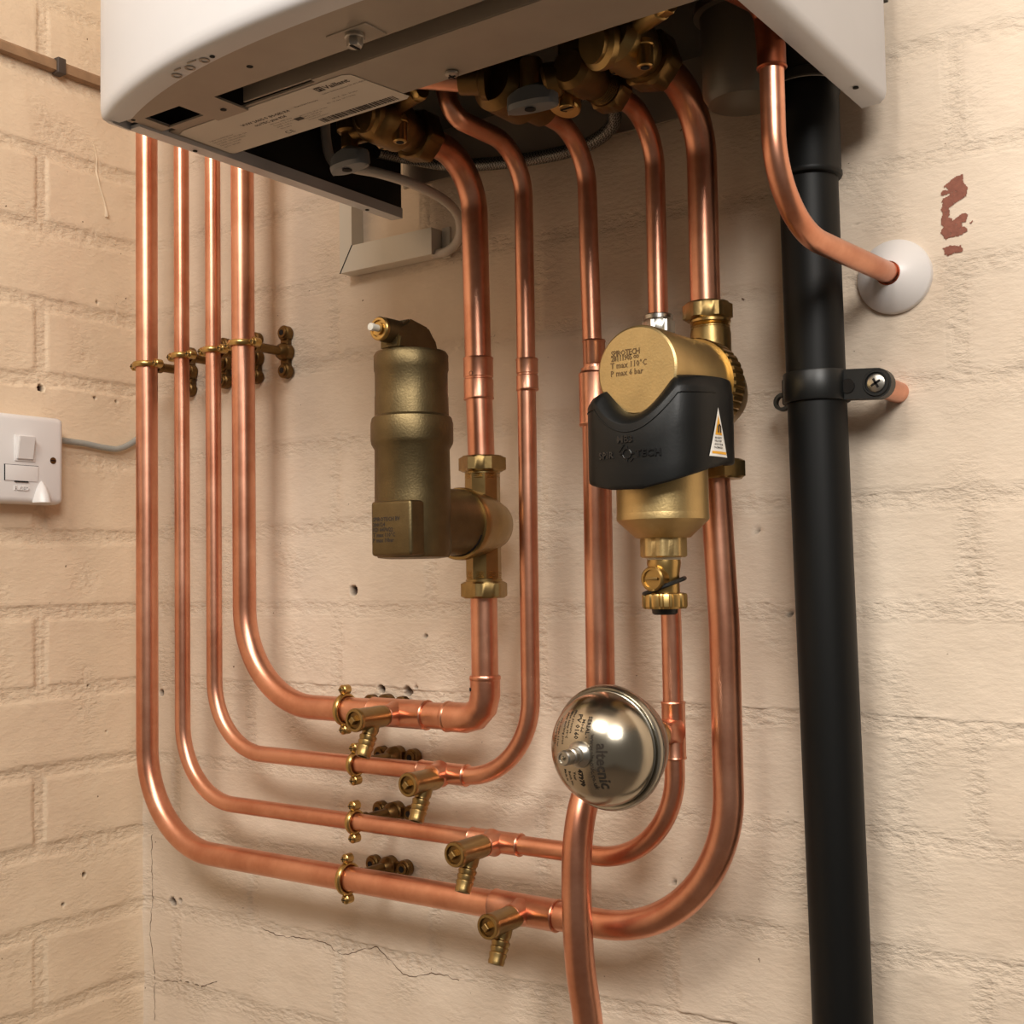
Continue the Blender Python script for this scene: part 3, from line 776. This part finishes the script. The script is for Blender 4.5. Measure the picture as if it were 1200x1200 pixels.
m = text_mb('altecnic', 9.8, on_dome(11.6, 7.5), .24, res=2, fine=1.2); 
m.build('etched_name', 'ink_grey', vd, 80)
m = None
for s_, sz, dx, dz, bo in (('www.altecnic.co.uk', 4.6, 7.0, 13, .05), ('SERIAL -', 3.8, 3.2, 24, .07), ('Model', 3.2, -.8, 22, .03), ('PV 0160', 4.6, -5.2, 25, .09), ('47970', 4.6, -2.6, -10, .2), ('Max pressure', 2.6, -9.5, 27, .03), ('Max temp 99°C', 2.6, -12.8, 26, .03), ('Max working press', 2.6, -16, 25, .03), ('Pre charge 3.5 bar', 2.4, -21.5, 21, .03), ('Capacity 0.16 L', 2.4, -25, 19, .03), ('Year', 3.0, -7, -12, .05), ('Batch No', 2.6, -11, -12, .03), ('Made in', 2.6, -15, -11, .03)):
    q = text_mb(s_, sz, on_dome(dx, dz), bo, res=1, fine=1.2); m = q if m is None else join(m, q)
m.build('etched_small_print', 'ink_grey', vd, 80)

# ------------------------------------------------------------------ boiler
BX0, BX1, BZ = -721.0, -264.0, 322.0
t = thing('boiler', (-492, -180, 322), 'white wall-hung gas boiler seen from below with its underside open', 'boiler')
def yfront(x):
    u = min(1, abs((x+492)/224.0)); return -343-40*(1-u**2.4)
path = [(-718.5, -318), (-718.5, -336), (-716.5, -342)]
n = 40
for k in range(n+1):
    x = -713+442*k/n; path.append((x, yfront(x)))
path += [(-267.5, -342), (-265.5, -336), (-265.5, -318)]
path = [Vector((a, b, 0)) for a, b in path]
prof = [(0, 1060), (0, 332), (.4, 328.5), (1.6, 325.2), (3.8, 322.8), (6.5, 322), (18, 321.4), (18, 328)]
rings = []
for i, p in enumerate(path):
    d = (path[min(i+1, len(path)-1)]-path[max(i-1, 0)]).normalized(); nrm = Vector((-d.y, d.x, 0))   # inward
    if i < 3: w = .25+.12*i
    elif i > len(path)-4: w = .25+.12*(len(path)-1-i)
    else: w = 1
    if i in (3, len(path)-4): w = .7
    rings.append([Vector((p.x+nrm.x*a*w, p.y+nrm.y*a*w, z)) for a, z in prof])
MB().quads(rings, False).build('front_panel', 'white_enamel', t, 50)
# side panels with turned-in bottom flange
def side(x, s, name):
    pr = [(x, 1060), (x, 330), (x+s*1.2, 325.5), (x+s*4.5, 322.4), (x+s*17.5, 321.8), (x+s*17.5, 331), (x+s*16, 331), (x+s*16, 324), (x+s*3, 325), (x+s*1.6, 331), (x+s*1.6, 1060)]
    return MB().prism([Vector((a, -319, z)) for a, z in pr], (0, 286, 0)).build(name, 'white_enamel', t, 50)
sl = side(BX0, 1, 'side_panel'); sr = side(BX1, -1, 'side_panel')
MB().box(BX0, BX1, -340, -22, 1056, 1060).build('top_panel', 'white_enamel', t)
for (x, y) in ((-707, -262), (-706, -72)):
    MB().cyl(1.8, (x-5, y, 321.9), (x-5, y, 321.5), 16).build('fixing_hole', 'hole', sl)
MB().cyl(2.0, (-272, -72, 321.9), (-272, -72, 321.3), 16).build('fixing_hole', 'hole', sr)
MB().box(BX0+1.8, BX0+9, -300, -24, 332, 399, 1).build('inner_lining', 'black_foam', t)
MB().box(BX0+2, BX1-2, -315, -16, 400, 403).build('base_plate', 'dark_sheet', t)
MB().box(BX0+4, BX1-26, -16, -13, 356, 1040).build('back_panel', 'galv', t)
# chassis rail with cut-outs behind the front panel
m = MB()
bow = [Vector((-705+424*k/30, yfront(-705+424*k/30)+19.0, 323.2)) for k in range(31)]
m.prism(bow+[Vector((-281, -324, 323.2)), Vector((-705, -324, 323.2))], (0, 0, 2)); m.box(-703, -692, -325, -300, 323.5, 325); m.box(-655, -624, -325, -289, 323.5, 325)
m.box(-692, -655, -302, -296, 323.5, 325); m.box(-624, -281, -325, -319.5, 323.5, 325)
m.box(-624, -281, -321, -319.5, 325, 345); m.box(-500, -468, -341, -322, 322.2, 323.4, .4)
m.build('chassis_rail', 'galv', t)
m = MB().box(-612, -281, -318, -298, 346, 348); m.box(-704, -281, -330, -328, 325, 372); m.build('inner_tray', 'dark_sheet', t)
# cover plate carrying the rating label
m = MB()
m.box(-556, -281, -297, -243, 325.2, 326.6); m.box(-620, -281, -297.5, -296, 326, 340); m.box(-708, -556, -293, -234, 325.2, 326.6)
cp = m.build('cover_plate', 'galv', t)
m = MB()
P = [(-700, -286), (-692, -289.5), (-534, -291), (-529, -288), (-522, -238), (-526, -235.5), (-699, -234.5), (-701, -238)]
m.prism([Vector((a, b, 325.0)) for a, b in P], (0, 0, -.3))
lab = m.build('rating_label', 'paper', cp)
lab['label'] = 'pale rating label with black print and a barcode'
def und(x0, y0, z=324.62):
    return lambda u, v, w: Vector((x0+u, y0-v, z))
m = MB().box(-564.6, -558.4, -286.8, -286.0, 324.5, 324.62).box(-564.6, -558.4, -281.4, -280.6, 324.5, 324.62).box(-564.6, -563.8, -286.8, -280.6, 324.5, 324.62).box(-559.2, -558.4, -286.8, -280.6, 324.5, 324.62)
m.box(-562.7, -560.2, -283.8, -281.4, 324.5, 324.62).box(-562.9, -562.2, -286, -283.8, 324.5, 324.62).box(-561.2, -560.5, -286, -283.8, 324.5, 324.62)
m.build('brand_mark', 'ink', lab)
text_mb('Vaillant', 7.2, und(-557.4, -281.0), .18, res=2).build('brand_name', 'ink', lab)
m = join(MB(), text_mb('VUW 246/5-5 (H-GB) R4', 4.6, und(-652, -268.5), .09, res=1))
m = join(m, text_mb('ecoTEC plus 824', 4.6, und(-645, -262.8), .09, res=1))
m.build('model_heading', 'ink', lab)
m = None
rows = [(-566, -275.6, 2.2, 'Vaillant GmbH Berghauser Str. 40 D-42859'), (-597, -270.6, 2.6, 'Remscheid Germany'), (-566, -266, 2.4, 'GB / IE   G20 - 20 mbar'), (-575, -262, 2.2, 'G31 - 37 mbar  230 V~50 Hz')]
rows += [(-695, -262-0+3.6*i, 2.4, s_) for i, s_ in enumerate(('Vaillant Condensing boiler', 'Type C13, C33, C43, C53, C83, C93', 'Cat. II2H3P   PIN 0063CM3323', 'P(60/40) 6.2 - 19.4 kW', 'Qn 5.2 - 18.4 kW'))]
rows += [(-634, -258.5+3.4*i, 2.2, s_) for i, s_ in enumerate(('PMS 3 bar  PMW 10 bar', 'Tmax 85°C  D 11.4 l/min', 'IPX4D   T 75°C', 'NOx class 5'))]
rows += [(-606, -257.5+3.0*i, 2.0, s_) for i, s_ in enumerate(('230 V~  50 Hz  105 W   20 mbar', 'Qnw 5.2 - 24.5 kW  Hi', '0010015673 2014', '21143000100156730001'))]
for x0, y0, sz, s_ in rows:
    q = text_mb(s_, sz, und(x0, y0), 0, res=1); m = q if m is None else join(m, q)
m.box(-613, -606, -257, -252.5, 324.5, 324.62)
m.build('small_print', 'ink', lab)
m = MB(); x = -600; random.seed(3)
while x < -530:
    w = random.choice((.5, .8, 1.2, 1.8)); m.box(x, x+w, -245.5, -238.5, 324.5, 324.62); x += w+random.choice((.5, .7, 1.1))
m.build('barcode', 'ink', lab)
text_mb('CE', 6.5, und(-637, -239), .02, res=3, spacing=1.2).build('approval_mark', 'ink', lab)
# screws
def pan_screw(x, y, z, r, parent, name='screw', mat='zinc'):
    s_ = MB().lathe([(r*.9, 0), (r, .8), (r*.96, 2), (r*.6, 3), (.01, 3.2)], (x, y, z), (0, 0, -1), 24).build(name, mat, parent)
    MB().box(x-r*.6, x+r*.6, y-.5, y+.5, z-3.5, z-2.9).box(x-.5, x+.5, y-r*.6, y+r*.6, z-3.5, z-2.9).build('cross_slot', 'hole', s_)
pan_screw(-475, -251, 325, 4.6, t)
s_ = MB().lathe([(6, 0), (6.2, 3), (5.6, 3.6)], (-483, -334, 323), (0, 0, -1), 28)
s_.hexnut(8.6, (-483, -334, 320), (-483, -334, 314.5), ch=.8); so = s_.build('screw', 'zinc', t)
MB().box(-483.9, -482.1, -337.8, -330.2, 314.1, 314.9).build('cross_slot', 'hole', so)
m = MB()
for (x, y, r) in ((-572, -366, 1.7), (-568, -339, 2.2), (-636, -301, 2.2), (-700, -327, 1.6)):
    m.cyl(r, (x, y, 321.5 if y < -340 else 323.2), (x, y, 321.1 if y < -340 else 323.0), 18)
m.build('fixing_holes', 'hole', t)
# logo-like latch marks pressed in the front lip
m = MB()
for dx in (0, 16, 32):
    x = -612+dx
    m.lathe([(2.2, 0), (3.4, .1), (3.4, .6), (2.2, .6)], (x, yfront(x)+13.5, 321.6), (0, 0, -1), 20, closed=True)
m.box(-607, -601, yfront(-604)+8.4, yfront(-604)+9.2, 321, 321.7).box(-592, -584, yfront(-590)+8.4, yfront(-590)+9.2, 321, 321.7)
m.build('pressed_latch', 'galv', t)
# condensate cup and connector hanging from the base
MB().lathe([(31, 400), (31, 390), (33, 388), (33, 384), (29, 383), (28.2, 380), (27.6, 328), (24, 322), (15, 319), (.01, 318.4)], (-344, -92, 0), (0, 0, 1), 56).build('condensate_cup', 'cup_plastic', t)
MB().lathe([(21, 400), (21, 350), (22.6, 349), (22.6, 343), (20, 343)], (-317, -45, 0), (0, 0, 1), 40).build('waste_connector', 'dark_sheet', t)

# ------------------------------------------------------------------ valves below the boiler
def handle(parent, c, yaw, txt):
    c = Vector(c); ca, sa = math.cos(yaw), math.sin(yaw)
    R_ = lambda x, y, z: c+Vector((x*ca-y*sa, x*sa+y*ca, z))
    m = MB(); rings = []
    # lens-shaped lever: wide in the middle, flat below, domed above
    for k in range(25):
        u = -1+2*k/24; L = 19.5
        w = 9.5*(1-abs(u)**2.6)**.5+.6; h = 11*(1-.55*abs(u)**1.5)
        x = u*L
        rings.append([R_(x, -w, -3), R_(x, -w*.92, 0), R_(x, -w*.8, h*.7), R_(x, -w*.4, h), R_(x, w*.4, h), R_(x, w*.8, h*.7), R_(x, w*.92, 0), R_(x, w, -3), R_(x, w*.75, -6), R_(x, 0, -7), R_(x, -w*.75, -6)])
    m.quads(rings, True, True, True)
    hd = m.build('lever', 'grey_plastic', parent, 35)
    MB().lathe([(3.8, 0), (3.9, .5), (.01, .6)], R_(-1, -2, -6.8), (0, 0, -1), 24).build('bore', 'hole', hd)
    text_mb(txt, 4.8, lambda u, v, w: R_(-5+u, -8.7+v*.2+.0, 1.0+v), .02, res=2).build('lettering', 'ink', hd)
    return hd
def valve_common(label, x, z, nuty, nutaf, r):
    t = thing('isolating_valve', (x, -160, z), label, 'valve', 'brass valves under the boiler')
    return t
# left, heating flow
x = XF-2; z = 346
t = valve_common('left brass isolating valve with a grey lever, feeding the thick pipe to the air separator', x, z, 0, 0, 0)
m = MB().lathe([(13, -138), (15, -142), (15, -152), (19, -156), (19, -184), (16, -189), (12, -192)], (x, 0, z), (0, 1, 0), 40)
m.cyl(16, (x, -170, z), (x, -170, 399), 36)
m.lathe([(12, 0), (15.5, 3), (17, 8), (17, 12), (14, 14), (14, 17), (9, 17)], (x+2, -178, z+2), (-.25, -.9, -.12), 36)
m.cyl(6.5, (x+8, -172, z+8), (x+42, -182, z+8), 24, 1)
m.cyl(8, (x-8, -172, z-4), (x-36, -174, z-4), 24, 1)
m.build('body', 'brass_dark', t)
MB().hexnut(37, (x, -122, z), (x, -140, z), rot=.2).build('union_nut', 'brass_dark', t)
m = MB().cyl(6.4, (x+14, -170, z+0), (x+14, -170, z-4), 24, .6).cyl(5.4, (x+14, -170, z+2), (x+14, -170, z-19), 24, .8)
tn = m.build('test_nipple', 'brass', t); MB().cyl(3, (x+14, -170, z-19.4), (x+14, -170, z-18.4), 16).build('bore', 'hole', tn)
m = MB().cyl(6, (x-10, -160, z-8), (x-10, -160, z-15), 24, 1); dn = m.build('drain_screw', 'brass', t)
MB().box(x-14.5, x-5.5, -160.8, -159.2, z-15.5, z-14.8).build('slot', 'hole', dn)
MB().cyl(6.5, (x-32, -176, z), (x-32, -176, z-16), 24, 1).cyl(10, (x-32, -176, z+12), (x-32, -176, z-4), 28, 2).build('stem', 'brass_dark', t)
MB().hexnut(11, (x+40, -181.5, z+8), (x+48, -184, z+8), ch=1).build('bleed_nut', 'brass', t)
handle(t, (x-31, -177, z-26), -.10, '300')
# middle pair: gas and cold
x = XG-1; z = 342
t = valve_common('gas valve in the middle with an upright grey lever and a round brass plug', x, z, 0, 0, 0)
m = MB().lathe([(10, -116), (14, -120), (14, -140), (20, -146), (20, -178), (14, -184)], (x, 0, z+4), (0, 1, 0), 40)
m.cyl(14, (x, -164, z), (x, -164, 399), 32)
m.lathe([(13, 0), (16, 3), (16, 27), (13, 30)], (x+10, -152, z+6), (1, .15, -.1), 36)
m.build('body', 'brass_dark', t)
m = MB().lathe([(10, 0), (10, 16), (11.5, 17), (11.5, 21), (10.6, 22), (4, 22)], (x+42, -146, z+4), (-.1, -.35, -1), 32); pg_ = m.build('plug', 'brass', t)
MB().lathe([(3.6, 22), (3.4, 22.4), (.01, 22.5)], (x+42, -146, z+4), (-.1, -.35, -1), 6).build('socket', 'hole', pg_)
m = MB().lathe([(14, 0), (14, 4), (11, 6), (11, 20)], (x+2, -190, z+2), (-.8, -.35, .1), 32); m.build('inlet_collar', 'brass_dark', t)
MB().tube([(x-10, -194, z+3), (x-60, -218, z+12)], R15+1, 28).build('inlet_tube', 'copper', t)
MB().cyl(8, (x+28, -176, z+14), (x+28, -176, z-9), 24, 1).build('stem', 'brass', t)
handle(t, (x+29, -176, z-15), .12, '300')
x = XK; z = 342
t = valve_common('brass valve with a threaded body, feeding the thin pipe to the chrome nut', x, z, 0, 0, 0)
m = MB().lathe([(10, -128), (12.5, -132), (12.5, -150), (15, -154), (15, -176), (11, -180)], (x, 0, z), (0, 1, 0), 36)
m.cyl(14, (x, -166, z), (x, -166, 399), 32)
m.lathe([(9, 0), (12, 3), (12, 12), (9, 14)], (x-12, -168, z-2), (-.8, -.5, -.2), 30)
for k in range(5): m.lathe([(11.8, -.8), (13.1, 0), (11.8, .8)], (x, -135-k*2.2, z), (0, 1, 0), 32)
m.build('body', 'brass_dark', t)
MB().hexnut(28, (x, -118, z), (x, -133, z), rot=.1).build('union_nut', 'brass_dark', t)
m = MB().cyl(5.5, (x-14, -160, z-8), (x-14, -160, z-20), 24, .6); ds_ = m.build('drain_screw', 'brass', t)
MB().box(x-19, x-9, -160.7, -159.3, z-20.5, z-19.8).build('slot', 'hole', ds_)
# right, heating return
x = XR; z = 350
t = valve_common('rightmost brass valve, with a test nipple, feeding the thick pipe to the magnetic filter', x, z, 0, 0, 0)
m = MB().lathe([(13, -142), (15, -146), (15, -154), (19, -158), (19, -186), (14, -192)], (x, 0, z), (0, 1, 0), 40)
m.cyl(16, (x, -168, z), (x, -168, 399), 36)
m.lathe([(12, 0), (16.5, 3), (18, 8), (18, 12), (14, 14), (14, 17), (9, 17)], (x-4, -180, z-2), (-.35, -.85, -.15), 36)
m.cyl(7, (x+8, -178, z+4), (x+42, -196, z+2), 24, 1)
m.build('body', 'brass_dull', t)
MB().hexnut(37, (x, -126, z), (x, -144, z), rot=.2).build('union_nut', 'brass_dark', t)
m = MB().cyl(6.4, (x+17, -174, z-4), (x+17, -174, z-8), 24, .6).cyl(5.4, (x+17, -174, z-6), (x+17, -174, z-22), 24, .8)
tn = m.build('test_nipple', 'brass', t); MB().cyl(3, (x+17, -174, z-22.4), (x+17, -174, z-21.4), 16).build('bore', 'hole', tn)
m = MB().cyl(6, (x-10, -162, z-6), (x-10, -162, z-14), 24, 1); ds_ = m.build('drain_screw', 'brass_dull', t)
MB().box(x-15, x-5, -162.7, -161.3, z-14.5, z-13.8).build('slot', 'hole', ds_)
MB().hexnut(11, (x+41, -195.5, z+2), (x+50, -200, z+1.5), ch=1).build('bleed_nut', 'brass', t)

# ------------------------------------------------------------------ hose, cables, trunking
m = MB().tube(spline([(-700, -70, 372), (-690, -42, 372), (-650, -32, 360), (-600, -28, 352), (-545, -28, 347), (-505, -32, 347), (-478, -42, 353), (-468, -62, 362), (-472, -88, 362), (-482, -108, 352), (-486, -120, 345)], 10), 5.6, 20)
tag(m.build('braided_hose', 'braid'), 'flexible braided steel hose looping behind the pipes under the boiler', 'hose')
m = MB().tube(spline([(-676, -9, 297), (-662, -14, 302), (-645, -30, 320), (-640, -55, 328), (-655, -80, 340), (-675, -96, 345), (-700, -108, 349), (-715, -122, 356), (-722, -140, 372), (-724, -150, 398)], 10), 3.9, 20)
m = MB().tube(spline([(-688, -8, 292), (-672, -10, 291), (-655, -14, 298), (-641, -30, 310), (-634, -58, 318), (-642, -90, 326), (-662, -112, 334), (-680, -122, 339), (-700, -126, 348), (-706, -128, 370), (-706, -128, 399)], 10), 4.2, 20)
tag(m.build('power_cable', 'cable_white'), 'white flexible cable curving from the trunking up into the boiler', 'cable')
t = thing('cable_trunking', (-740, 0, 300), 'white plastic mini trunking with a mitred corner on the wall under the boiler', 'trunking')
m = MB(); A = [(-797, 290.5), (-781.5, 314), (-781.5, 520), (-797, 520)]
m.prism([Vector((a, -16, z)) for a, z in A], (0, 16, 0)); m.build('upright_length', 'trunk_plastic', t)
m = MB(); A = [(-796, 289.5), (-684, 289.5), (-684, 314), (-780.5, 314)]
m.prism([Vector((a, -16.4, z)) for a, z in A], (0, 16.4, 0)); m.build('level_length', 'trunk_plastic', t)
m = MB().prism([Vector((a, -16.9, z)) for a, z in [(-797, 289.2), (-796.2, 289), (-780.4, 314.2), (-781.2, 314.4)]], (0, .6, 0)); m.build('mitre_joint', 'hole', t)
m = MB().box(-683, -674, -2.5, 0, 288, 316, .5); m.build('trunking_base', 'trunk_plastic', t)

# fused spur on the left wall
xf = -1085.0
t = thing('fused_spur', (XL, -160, 122), 'white fused switch outlet on the left wall at the edge of the view', 'switch')
m = MB().box(XL-1, xf, -203, -118, 78, 166, 6)
body = m.build('box', 'white_plastic', t)
MB().box(xf-.6, xf+1.2, -174, -151.5, 119, 145, .8).build('switch_surround', 'white_plastic', t)
m = MB().prism([(xf, -172.5, 121), (xf+3.2, -172.5, 121), (xf+7.6, -172.5, 143.4), (xf, -172.5, 143.4)], (0, 17.5, 0))
bmesh.ops.bevel(m.bm, geom=list(m.bm.edges), offset=.6, segments=2, affect='EDGES'); m.build('rocker', 'white_plastic', t)
m = MB().box(xf-.5, xf+1.0, -184, -148, 99.5, 115, .5); fcar = m.build('fuse_carrier', 'white_plastic', t)
m = MB().box(xf+.4, xf+1.05, -184.8, -184, 99.5, 115).box(xf-.1, xf+.3, -184.8, -147.6, 114.8, 115.5).box(xf+.6, xf+1.2, -174, -159, 98.3, 99.6)
m.build('carrier_gap', 'hole', fcar)
text_mb('FUSED', 5.6, lambda u, v, w: Vector((xf+.5+w, -174.5+u, 90.5+v)), .1, res=2, extr=.8).build('embossed_word', 'white_plastic', t)
sc_ = MB().cyl(3.4, (xf-.3, -131, 122), (xf+.35, -131, 122), 20).build('fixing_screw', 'brass_dark', t)
MB().box(xf+.3, xf+.5, -133.6, -128.4, 121.5, 122.5).build('slot', 'hole', sc_)
m = MB()
ring_pts = []
cone = [(9.5, 79), (8.4, 86), (5.5, 93.5), (2.2, 99), (.05, 101)]
for w_, z_ in cone: ring_pts.append([(xf-1, -144-w_, z_), (xf+w_*.55, -144-w_*.8, z_), (xf+w_*1.1, -144-w_*.35, z_), (xf+w_*1.2, -144, z_), (xf+w_*1.1, -144+w_*.35, z_), (xf+w_*.55, -144+w_*.8, z_), (xf-1, -144+w_, z_)])
m.quads([[Vector(p) for p in r_] for r_ in ring_pts], True, True, True); m.build('cord_outlet', 'white_plastic', t, 60)
m = MB().tube(spline([(XL+9, -122, 148), (XL+7, -104, 146), (XL+6, -80, 145), (XL+6, -55, 142.5), (XL+6, -38, 142.5), (XL+6, -22, 149), (XL+7, -10, 158), (XL+14, -7, 166), (XL+24, -7, 170)], 8), 3.2, 14)
tag(m.build('grey_cable', 'cable_grey'), 'short grey cable running from the fused switch to the wall corner', 'cable')

# wall rose and black waste pipe
t = thing('pipe_rose', (-273, 0, 207), 'white plastic cone cover where the discharge pipe enters the wall', 'cover')
m = MB().lathe([(26.5, 1), (26.5, -3), (25.6, -5), (11, -15.5), (8.8, -16.4), (8.0, -16.2), (7.9, -10)], (-272.5, 0, 207), (0, 1, 0), 72)
m.build('cone', 'white_plastic', t)
MB().lathe([(7.6, -16.8), (8.5, -16.9), (8.5, -15.8), (7.6, -15.8)], (-272.5, 0, 207), (0, 1, 0), 40, closed=True).build('collar_gap', 'solder', t)
MB().tube([(-281.2, -12.2, 204.0), (-296.2, -4.6, 200)], .3, 6).build('split_line', 'ink_grey', t)
t = thing('waste_pipe', (-318, -36, 0), 'tall black plastic waste pipe running down the wall on the right', 'pipe')
bx = lambda z: -318.5+.006*z*0
m = MB().tube([(-319.5, -40, 300), (-319, -38, 150), (-318, -36, 0), (-316.5, -31, -250), (-316, -29, -420), (-316, -28, -620), (-316, -28, -1399)], 20.6, 56); m.build('tube', 'black_pipe', t)
m = MB().lathe([(20.6, 276), (22.9, 277), (23.6, 278.5), (23.6, 280.5), (22.8, 282), (22.8, 336), (23.6, 338), (23.6, 342), (22.9, 344)], (-319, -40.5, 0), (0, 0, 1), 56)
m.build('socket', 'black_pipe', t)
MB().lathe([(22.9, 342.5), (24.1, 342.8), (24.1, 345.2), (22.9, 345.4)], (-319, -40.5, 0), (0, 0, 1), 56, closed=True).build('socket_rim', 'grey_enamel', t)
t = thing('waste_pipe_clip', (-318, -36, 128), 'black plastic clip holding the black waste pipe, with one bright cross-head screw', 'clip')
m = MB().lathe([(20.8, 117.5), (22.8, 117.5), (23.3, 118.5), (23.3, 137.5), (22.8, 138.5), (20.8, 138.5)], (-318.8, -37.2, 0), (0, 0, 1), 56, closed=True)
A = []
for k in range(13):
    a = -PI/2+PI*k/12; A.append(Vector((-274+10.5*math.cos(a), -44, 126+10.5*math.sin(a))))
A += [Vector((-303, -44, 138.5)), Vector((-303, -44, 117.5))]
m.prism(A, (0, 9, 0))
m.box(-345, -335, -38, -24, 118, 137, 1.5)
m.build('band', 'black_plastic', t)
m = MB().lathe([(7.2, 0), (7.6, 1.2), (8.6, 1.2), (9.2, .3), (9.2, 0)], (-274, -44, 126), (0, -1, 0), 36, closed=True).build('screw_boss', 'black_plastic', t)
sw = MB().lathe([(6.1, -.2), (6.1, .9), (5.4, 1.3), (.01, 1.3)], (-274, -44, 126), (0, -1, 0), 32).build('screw', 'chrome', t); sw['label'] = 'bright cross-head screw'
m = MB()
for a in (.5, .5+PI/2):
    u = Vector((math.cos(a), 0, math.sin(a))); v = Vector((-math.sin(a), 0, math.cos(a))); c = Vector((-274, -45.5, 126))
    m.prism([c+u*3.6+v*.8, c-u*3.6+v*.8, c-u*3.6-v*.8, c+u*3.6-v*.8], (0, .4, 0))
m.build('cross_slot', 'hole', sw)
MB().cyl(5.2, (-294, -44.8, 126), (-294, -43.8, 126), 24, .3).build('blank_screw_seat', 'emboss', t)
m = MB().lathe([(4.2, -2.2), (6.6, -2.2), (6.6, 2.2), (4.2, 2.2)], (-349, -26, 122), (0, -1, .1), 28, closed=True).build('loop', 'black_plastic', t)
m = MB().cyl(7.6, (-273.5, -35.2, 124.5), (-273.5, 2, 124.5), 32)
tag(m.build('pipe_stub', 'copper'), 'short copper stub spacing the black clip off the wall', 'spacer')

# ------------------------------------------------------------------ light
def area(name, loc, target, size, power, col, shape='DISK'):
    l = bpy.data.lights.new(name, 'AREA'); l.shape = shape; l.size = size*S; l.energy = power; l.color = col
    o = bpy.data.objects.new(name, l); COL.objects.link(o)
    o.location = Vector((loc[0], loc[1], loc[2]+ZO))*S
    d = (Vector(target)-Vector(loc)); o.rotation_euler = d.to_track_quat('-Z', 'Y').to_euler()
    return o
area('ceiling_light', (-380, -1300, 950), (-420, 0, 0), 560, 14.0, (1, .95, .87), 'RECTANGLE').data.size_y = .34
area('added_side_light', (500, -1300, 860), (-250, 0, -60), 560, 18.5, (1, .96, .90), 'RECTANGLE').data.size_y = .5  # added area light for the soft light from the right; no window known
w = bpy.data.worlds.new('world'); sc.world = w; w.use_nodes = True
w.node_tree.nodes['Background'].inputs[0].default_value = (.68, .59, .49, 1); w.node_tree.nodes['Background'].inputs[1].default_value = .2

# ------------------------------------------------------------------ camera
cam = bpy.data.cameras.new('camera'); co = bpy.data.objects.new('camera', cam); COL.objects.link(co)
yaw, pitch, roll = .61801426, .0511453424, -.0164473645
cy, sy_ = math.cos(yaw), math.sin(yaw); cp_, sp = math.cos(pitch), math.sin(pitch)
fwd = Vector((-sy_*cp_, cy*cp_, sp)); right = Vector((cy, sy_, 0)); up = right.cross(fwd)
cr, sr_ = math.cos(roll), math.sin(roll)
r2 = right*cr+up*sr_; u2 = up*cr-right*sr_
mt = Matrix((r2, u2, -fwd)).transposed().to_4x4()
mt.translation = Vector((0, -860, ZO))*S
co.matrix_world = mt
cam.sensor_width = 36; cam.lens = 36*1426.34/1200; cam.clip_start = .01
sc.camera = co
for o in bpy.data.objects:
    if '_o' in o: del o['_o']
sc.view_settings.view_transform = 'Standard'; sc.view_settings.look = 'None'; sc.view_settings.exposure = 0; sc.view_settings.gamma = 1
sc.view_settings.use_curve_mapping = False
